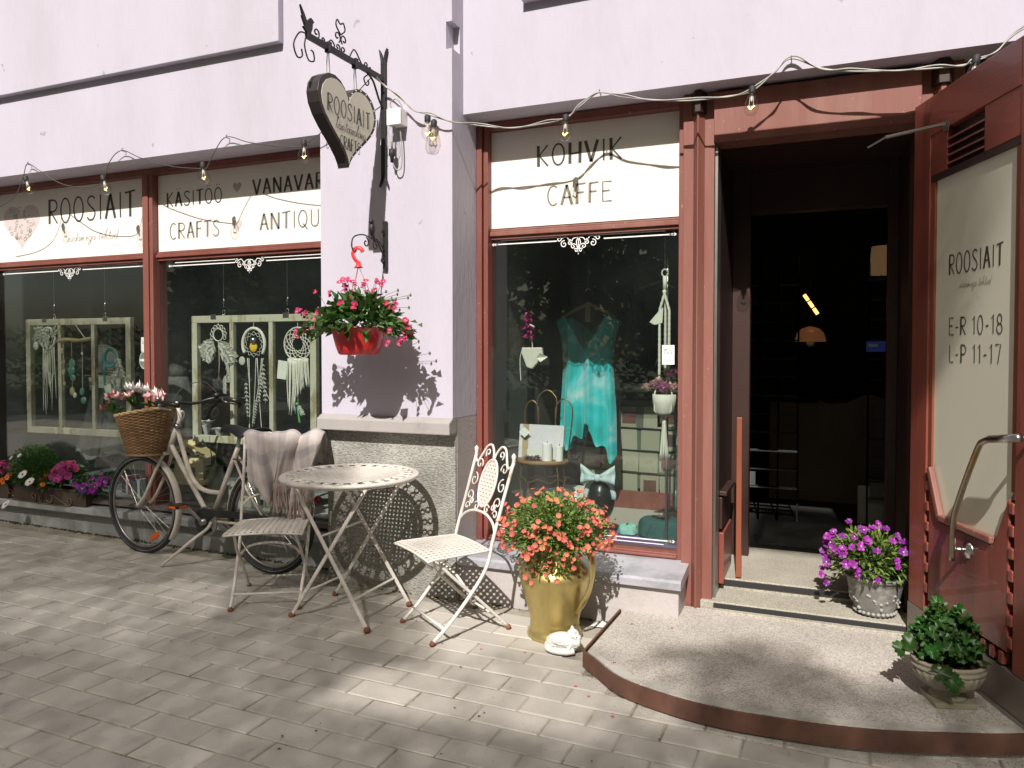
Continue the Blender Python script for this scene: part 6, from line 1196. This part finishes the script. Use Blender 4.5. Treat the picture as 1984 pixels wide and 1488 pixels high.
t = thing('mint_cap', 'small mint green crumpled cap beside the felt hat', 'cap', (-1.13, .72, .284)); c = MB(); c.sheet(24, 10, lambda u, v: ((.062-.05*v**3+.007*sin(u*38+v*9))*cos(2*pi*u), (.05-.04*v**3+.007*sin(u*31))*sin(2*pi*u), .006+.055*sin(v*pi/2)+.008*sin(u*25)*v)); c.build('cap', M('mint_wool', (.25,.52,.46), .9, var=.15), t, smooth=True)
t = thing('chrome_pole', 'chrome pole of a clothes stand at the right of the window', 'pole', (-.868, .60, .272)); c = MB(); c.tube([(0,0,0),(0,0,2.5)], .009, 10); c.build('pole', STEEL, t, smooth=True); MB().lathe([(.0,0),(.07,0),(.07,.008),(.012,.015)], 20).build('foot', STEEL, t)
mc = thing('macrame_hanger', 'white knotted macrame plant hanger with pot and peonies beside the door post', 'plant hanger', (-.868, .52, 1.06)); c = MB()
for x, yy in ((-.028,-.01),(.028,-.01),(.0,.02)):
    pts = [(x*min(1,(.70-z)/.1) + .0*sin(z*60), yy, z) for z in [.72-.015*k for k in range(34)]]; c.tube(pts, [.0075+.002*(i % 2) for i in range(34)], 6)
for s_ in (-1, 1): c.tube([(s_*.028,-.01,.22),(s_*.05,-.03,.12),(s_*.05,-.04,.02),(0,0,-.03)], .005, 6)
c.tube([(0,0,.72),(0,0,.80)], .012, 8); c.tube([(.018*cos(q*.6), 0, .82+.022*sin(q*.6)) for q in range(12)], .005, 6); c.tube([(0,0,.84),(0,0,1.9)], .0015, 4); c.build('knotted_cord', COTTON, mc, smooth=True)
c = MB(); n_ = 12
for k in range(n_): a = 2*pi*k/n_; c.tube(smooth([(.006*cos(a),.006*sin(a),-.03),(.012*cos(a),.012*sin(a),-.12),(.024*cos(a),.02*sin(a),-.27+U(-.01,.01))],3), .0045, 5)
c.build('tassel', COTTON, mc, smooth=True)
c = MB(); c.lathe([(.0,-.005),(.045,-.005),(.055,.01),(.065,.06),(.068,.115),(.062,.115),(.058,.06)], 24, flute=.02, nf=20); c.build('pot', COTTON, mc, smooth=True)
for x, z, r_, m_ in ((.0,.155,.042,LILA),(-.055,.17,.032,PALE),(-.095,.155,.03,PALE),(.055,.155,.034,PALE),(.05,.24,.032,LILA),(-.03,.2,.022,PALE)):
    c = MB(); c.ball((x,-.02,z), r_*.8, None, r_*.75, 10, 7)
    for q in range(26): a = q*2.4; w_ = .2+.8*q/26; c.leaf((x,-.02,z-.015), (cos(a)*w_, sin(a)*w_-.15, 1.1-.7*w_), (0,0,1), r_*1.5, r_*1.2)
    c.build('peony', m_, mc)
c = MB()
for q in range(18): c.leaf((.02+U(-.03,.05),0,.17+U(0,.07)), (U(-1,1),U(-.7,.3),U(-.2,1)), (0,0,1), .045, .02)
c.build('leaves', LEAFL, mc); c = MB(); c.add([(-.03,-.02,.60),(-.085,-.02,.535),(-.055,-.02,.52),(-.01,-.02,.53),(-.005,-.02,.62)], [(0,1,2,3,4)]); c.build('paper_tag', TAGC, mc)
t = thing('photo_card_wall', 'rows of pale photo cards strung on black cords at the back of the right display', 'card display', (-1.23, 1.60, .44)); cr = random.Random(2); bm_ = M('photo_picture', (.06,.055,.05), .7, var=.5, vs=30, col2=(.20,.03,.03), mixs=14)
for r_ in range(4):
    for k in range(6):
        x = -.40+.145*k+cr.uniform(-.01,.01); z = .52-.165*r_-.02*sin(k*.6); MB().box(x-.068, x+.068, -.004, -.001, z-.078, z+.075).build('card', CARD, t, rot=(0, cr.uniform(-.05,.05), 0))
        if cr.random() < .45: MB().box(x-.05+cr.uniform(-.01,.01), x+.05, -.0065, -.0045, z-.05, z+.01+cr.uniform(0,.03)).build('picture', bm_, t)
c = MB()
for r_ in range(4): c.tube(smooth([(-.50,-.008,.60-.165*r_),(-.15,-.01,.585-.165*r_),(.2,-.01,.58-.165*r_),(.42,-.008,.61-.165*r_)],4), .005, 5)
c.build('cord', BLACK, t); MB().box(-.52,.45,.001,.012,-.03,.62).build('backing', M('board_green', (.10,.11,.085), .9), t)
t = thing('display_shelf', 'narrow grey-white shelf board above the photo cards', 'shelf', (-1.17, 1.58, 1.16)); MB().box(-.26,.40,-.10,.06,-.03,.03).build('board', M('shelf_paint', (.22,.23,.225), .7), t); MB().box(-.26,-.23,-.02,.06,-.9,-.03).build('bracket', M('shelf_paint_leg', (.2,.2,.2), .7), t)
t = thing('navy_garments', 'dark navy clothes hanging behind the macrame plant hanger', 'clothes', (-1.12, 1.66, 1.28)); c = MB(); c.sheet(30, 14, lambda u, v: (-.26+.52*u*(1-.25*v), .05*sin(u*24)*(1-.3*v), .60*v-.05*sin(u*9)*(1-v))); c.build('cloth', NAVY, t, smooth=True, solid=.01); c = MB(); c.tube([(-.2,0,.6),(0,0,.66),(.12,0,.6)], .01, 6); c.build('hanger', DRIFT, t)
t = thing('teal_scarf_on_stand', 'teal patterned scarf hanging down beside the chrome pole', 'scarf', (-.80, .72, .45)); c = MB(); c.sheet(12, 20, lambda u, v: (-.04+.10*u, .02*sin(u*14+v*3), .62*v)); c.build('cloth', M('teal_print', (.012,.12,.11), .8, var=.3, vs=9, col2=(.45,.52,.5), mixs=18, lo=.55, hi=.6), t, smooth=True, solid=.004)
t = thing('white_sugar_pots', 'pair of lidded white china pots behind the coral flowers', 'china pot', (-1.42, .62, .272)); 
for x in (-.02, .085): c = MB(); c.lathe([(.0,0),(.042,0),(.05,.05),(.05,.12),(.045,.13),(.03,.145),(.008,.15),(.012,.17),(.0,.175)], 18, (x,0,.10)); c.build('pot', PLASTW, t, smooth=True)
MB().box(-.10,.16,-.07,.07,0,.0995).build('stand_block', M('block_brown', (.10,.045,.03), .7), t)
t = thing('white_card_box', 'flat white card box behind the wire stand legs', 'box', (-1.57, .95, .272)); MB().box(-.08,.12,-.06,.06,.14,.24).build('box', TAGC, t); MB().box(-.12,.14,-.09,.09,0,.1395).build('red_crate', REDW, t)
# ------------------------------------------------------------------ things in the dark shop behind the door
em = M('lamp_glow', (.9,.55,.25), .5, emit=(1,.42,.12,2.6))
t = thing('tube_lamp', 'lit amber tube lamp hanging slantwise in the dark shop', 'lamp', (-.11, 2.5, 1.79)); 
for k in range(3): c = MB(); a, b = Vector((-.055,0,.085)), Vector((.052,0,-.08)); c.tube([a.lerp(b, .04+.33*k), a.lerp(b, .31+.33*k)], .013, 8); c.build('tube', em, t, smooth=True)
c = MB(); c.tube([a.lerp(b, -.22), a.lerp(b, .02)], .018, 8); c.build('holder', BLACK, t)
t = thing('pendant_lamp', 'copper dome pendant lamp in the dark shop', 'lamp', (-.115, 2.6, 1.50)); MB().lathe([(.115,0),(.115,.02),(.10,.07),(.065,.105),(.02,.12),(.0,.122)], 28).build('lamp_shade', M('copper_shade', (.42,.20,.10), .4, .3, emit=(.55,.22,.09,.10)), t, smooth=True); c = MB(); c.tube([(0,0,.12),(0,0,1.5)], .004, 5); c.build('cord', BLACK, t); c = MB(); c.ball((0,0,-.01), .03, n=10, m=6); c.build('bulb', COTTON, t)
t = thing('paper_lampshade', 'tan paper lampshade seen at the right of the dark doorway', 'lampshade', (.385, 2.2, 1.98)); MB().lathe([(.10,0),(.085,.20)], 20).build('lamp_shade', M('tan_paper', (.42,.27,.15), .8, var=.2, emit=(.5,.28,.14,.13)), t, smooth=True, solid=.002); c = MB(); c.tube([(-.02,0,-.1),(-.02,0,.9)], .004, 5); c.build('cord', BLACK, t)
RK = 'card racks in the dark shop'
for lab, x, yy, z0, h_ in (('tall card rack at the left of the dark doorway', -.47, 2.2, .35, 1.1), ('tall card rack at the right of the dark doorway', .42, 2.0, .35, 1.0)):
    t = thing('card_rack', lab, 'card rack', (x, yy, .13), 0, RK); c = MB()
    for sx_ in (-.14, 0, .14): c.box(sx_-.006, sx_+.006, -.01, .01, 0, z0+h_-.13)
    for k in range(7): c.box(-.14, .14, -.05, .01, z0-.1+.14*k, z0-.09+.14*k)
    c.build('frame', M('rack_grey', (.05,.055,.055), .6), t)
    for k in range(6):
        for j in range(2): MB().box(-.125+.14*j, -.02+.14*j, -.035, -.03, z0-.085+.14*k, z0+.02+.14*k).build('card', M('rack_card', (.07,.075,.07), .8), t) if k == 0 and j == 0 else inst(bpy.data.materials and t.children[-1].data, 'card', t, (.14*j, 0, .14*k))
t = thing('floral_poster', 'pale floral poster leaning low at the right of the dark shop', 'poster', (.36, 2.0, .20)); MB().box(-.14,.14,-.01,.0,0,.27).build('board', M('poster_paper', (.20,.22,.20), .8, var=.25, vs=14), t)
t = thing('blue_box', 'small blue printed box on a shelf in the dark shop', 'box', (.335, 2.0, 1.42)); MB().box(-.07,.07,-.03,.03,0,.075).build('box', M('glowing_blue_print', (.03,.05,.25), .6, emit=(.03,.06,.3,.08)), t); MB().box(-.06,.0,-.0325,-.0305,.035,.055).build('white_print', TAGC, t)  # the box is no lamp; a faint glow is put into its blue
t = thing('shop_counter', 'pale wooden counter with draped cloth deep inside the shop', 'counter', (.05, 3.4, .13)); MB().box(-.5,.6,-.3,.3,0,.85).build('counter_body', M('counter_wood', (.13,.10,.06), .7), t); c = MB(); c.sheet(16, 8, lambda u, v: (-.1+.5*u, -.31-.02*sin(u*14), .88-.35*v-.05*sin(u*6))); c.build('cloth', M('counter_cloth', (.16,.13,.11), .9), t, smooth=True)
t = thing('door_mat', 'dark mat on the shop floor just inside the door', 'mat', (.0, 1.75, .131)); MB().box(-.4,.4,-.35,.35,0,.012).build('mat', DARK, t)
# ------------------------------------------------------------------ street trees behind the viewer: crowns shaped to cast the shade, mirrored in panes
tr = random.Random(21)
def inpoly(p, poly):
    c_ = False; x, y = p; j = len(poly)-1
    for i in range(len(poly)):
        (x1, y1), (x2, y2) = poly[i], poly[j]
        if (y1 > y) != (y2 > y) and x < (x2-x1)*(y-y1)/(y2-y1)+x1: c_ = not c_
        j = i
    return c_
LIT = [   # gaps cut in the crowns to imitate light mirrored off the panes (ground coordinates)
    ([(-1.97,-1.36),(-1.95,-.95),(-1.66,-.80),(-1.42,-.45),(-.55,-.40),(-.49,-.88),(-.85,-1.2),(-1.4,-1.27)], .80),
    ([(-4.6,-.95),(-3.47,-.2),(-3.1,-.55),(-3.1,-1.33),(-3.95,-1.33)], .45)]
def shade(x, y):
    """leaf cover (0..1) over the ground point (x, y); points on walls count at y + z/.95"""
    if y > 1.3:
        if -.52 < x < .34 and 1.42 < y < 2.85: return .995
        return .62 if x < -4.95 and y < 2.25 else 0
    for p, d in LIT:
        if inpoly((x, y), p): return 1-d
    if x < -3.6: top = 1.08
    elif x < -2.75: top = .80
    elif x < -2.15: top = .80-.95*(x+2.75)/.6
    elif x < -1.7: top = -.15-.55*(x+2.15)/.45
    elif x < -1.0: top = -.75
    elif x < -.6: top = -.70
    elif x < .05: top = -.45
    elif x < .3: top = -.36
    elif x < .45: top = -.28+.28*(x-.3)/.15
    else: top = .0
    if x < -4.95 and y > top: return .55
    if x > -.75 and y < .2:
        for cx, cy, rx, ry, d in ((-.30,-.40,.44,.22,.82), (-.25,-.10,.22,.10,.45), (.12,-.60,.30,.14,.7), (-.72,-.66,.1,.08,.5), (.25,-.35,.10,.08,.45)):
            if ((x-cx)/rx)**2+((y-cy)/ry)**2 < 1: return d
    if -2.35 < x < -1.9 and -.15 < y < .9: return .12
    if y > top: return 0
    if y > top-.25: return .62
    return .86
def at_sun(gx, gy, t): return Vector((gx + LX*t, gy - t, .95*t - .04))
def crown(tree, cell, name='crown'):
    mb = MB(); x = -9.5
    while x < 4.5:
        y = -4.6
        while y < 3.0:
            gx, gy = x+tr.uniform(0, cell), y+tr.uniform(0, cell); d = shade(gx, gy)
            if min(((gx-tx_)**2, k) for k, tx_ in enumerate((-6.5, -1.2, 3.2)))[1] == tree and tr.random() < d:
                t = tr.uniform(9.0, 13.5); p = at_sun(gx, gy, t); s_ = cell*2.15
                n = Vector((tr.uniform(-.7,.7), tr.uniform(-.7,.7), 1)); u = Vector((tr.uniform(-1,1), tr.uniform(-1,1), tr.uniform(-.3,.3)))
                mb.leaf(p-u.normalized()*s_*.5, u, n, s_*tr.uniform(.8,1.25), s_*tr.uniform(.55,.9))
            y += cell
        x += cell
    return mb
def trunk(c, x, y, h, r, crown_c, m=8):
    c.tube(smooth([(x,y,-.25),(x+.05,y+.03,h*.3),(x-.04,y-.02,h*.65),(x+.02,y,h)],6), [r*1.25*(1-i/19.5)+.015 for i in range(19)], 12)
    for k in range(m):
        a = 2*pi*k/m+tr.uniform(-.3,.3); l_ = tr.uniform(1.6,3.2); b0 = Vector((x, y, h*tr.uniform(.65,1))); e = Vector((x+l_*cos(a), y+l_*sin(a), h+tr.uniform(.6,2.4))); c.tube(smooth([b0, (b0+e)/2+Vector((0,0,.3)), e],4), [.026-.002*i for i in range(9)], 6)
for k, (tx_, lab) in enumerate(((-5.6, 'street tree with a broad leafy crown left of the viewer, shading the bicycle'), (-1.0, 'street tree with a broad leafy crown behind the viewer'), (4.2, 'street tree with a thin crown right of the viewer, shading the doorstep'))):
    t = thing('street_tree', lab, 'tree', (0, 0, 0), 0, 'street trees along the kerb'); c = MB(); trunk(c, tx_, -12.8, 6.6, .17, None); c.build('trunk', BARK, t, smooth=True)
    mb = crown(k, .025)
    tag(mb.build('crown', LEAFT, t), kind='stuff')
def far_tree(x, y, h, r, lab):
    t = thing('park_tree', lab, 'tree', (x, y, 0), 0, 'park trees across the street'); c = MB(); c.tube([(0,0,-.4),(.05,0,h*.35),(0,0,h*.7)], [.26,.2,.08], 10); c.build('trunk', BARK, t, smooth=True)
    mb = MB(); cl = [(tr.uniform(-r,r)*.6, tr.uniform(-r,r)*.6, h*.55+tr.uniform(-.32,.40)*h, r*tr.uniform(.35,.55)) for k in range(16)]
    for cx, cy, cz, cr in cl:
        for q in range(420):
            a, z = tr.uniform(0, 6.28), tr.uniform(-1, 1); w_ = sqrt(1-z*z); k_ = .5+.5*tr.random()**.5
            mb.leaf((cx+cr*w_*cos(a)*k_, cy+cr*w_*sin(a)*k_, cz+cr*z*k_), (tr.uniform(-1,1),tr.uniform(-1,1),tr.uniform(-1,.6)), (tr.uniform(-.6,.6),tr.uniform(-.6,.6),1),   .50, .34)
    tag(mb.build('crown', LEAFP, t), kind='stuff')
for k, (x, y, h, r) in enumerate(((-16,-19,10,4),(-9,-21,11,4.5),(-3,-18,9,4),(2,-20,11,4.5),(8,-18.5,10,4),(15,-20,11,4.5),(-23,-20,10,4.5))):
    far_tree(x, y, h, r, ('broad dark park tree across the street', 'tall bushy park tree across the street')[k % 2] + ', x' if False else ('park tree with a dense dark crown across the street, %s' % ('far left','left','left of centre','in the centre','right of centre','right','at the far left end')[k]))
hb_ = MB()
for q in range(9000): hb_.leaf((tr.uniform(-30,24), tr.uniform(-16.5,-15), tr.uniform(-.1,2.2)), (tr.uniform(-1,1),tr.uniform(-1,1),tr.uniform(-.5,1)), (tr.uniform(-.6,.6),tr.uniform(-.6,.6),1), .28, .16)
hd_ = thing('park_hedge', 'long clipped green hedge along the park across the street', 'hedge', (0, 0, 0)); tag(hb_.build('foliage', LEAFP, hd_), kind='stuff')

# small litter on the pavement and moss where the wall meets it
lt = MB(); lr = random.Random(31)
for k in range(170):
    x, y = lr.uniform(-5.5, .6), lr.uniform(-2.5, .1)
    if on_platform(x, y): continue
    s_ = lr.uniform(.003, .011); a = lr.uniform(0, 6.28); lt.leaf((x, y, gz(x)+.003), (cos(a), sin(a), .1), (0,0,1), s_*1.6, s_)
tag(lt.build('pavement_litter', M('dry_bits', (.10,.085,.055), .9, var=.4, isl=.5)), kind='stuff')
ms = MB()
for k in range(420):
    x = lr.uniform(-6.6, -2.92); y = .25-abs(lr.gauss(0,.012)); s_ = lr.uniform(.003,.010); ms.ball((x, y, gz(x)+.001), s_, s_, s_*.8, 5, 3)
for k in range(160):
    x = lr.uniform(-2.88, -1.05); y = (.05 if x < -1.99 else .07)-abs(lr.gauss(0,.01)); s_ = lr.uniform(.002,.007); ms.ball((x, y, gz(x)+.001), s_, s_, s_*.7, 5, 3)
tag(ms.build('wall_moss', M('moss_dirt', (.07,.068,.045), .95, var=.5, vs=30)), kind='stuff')
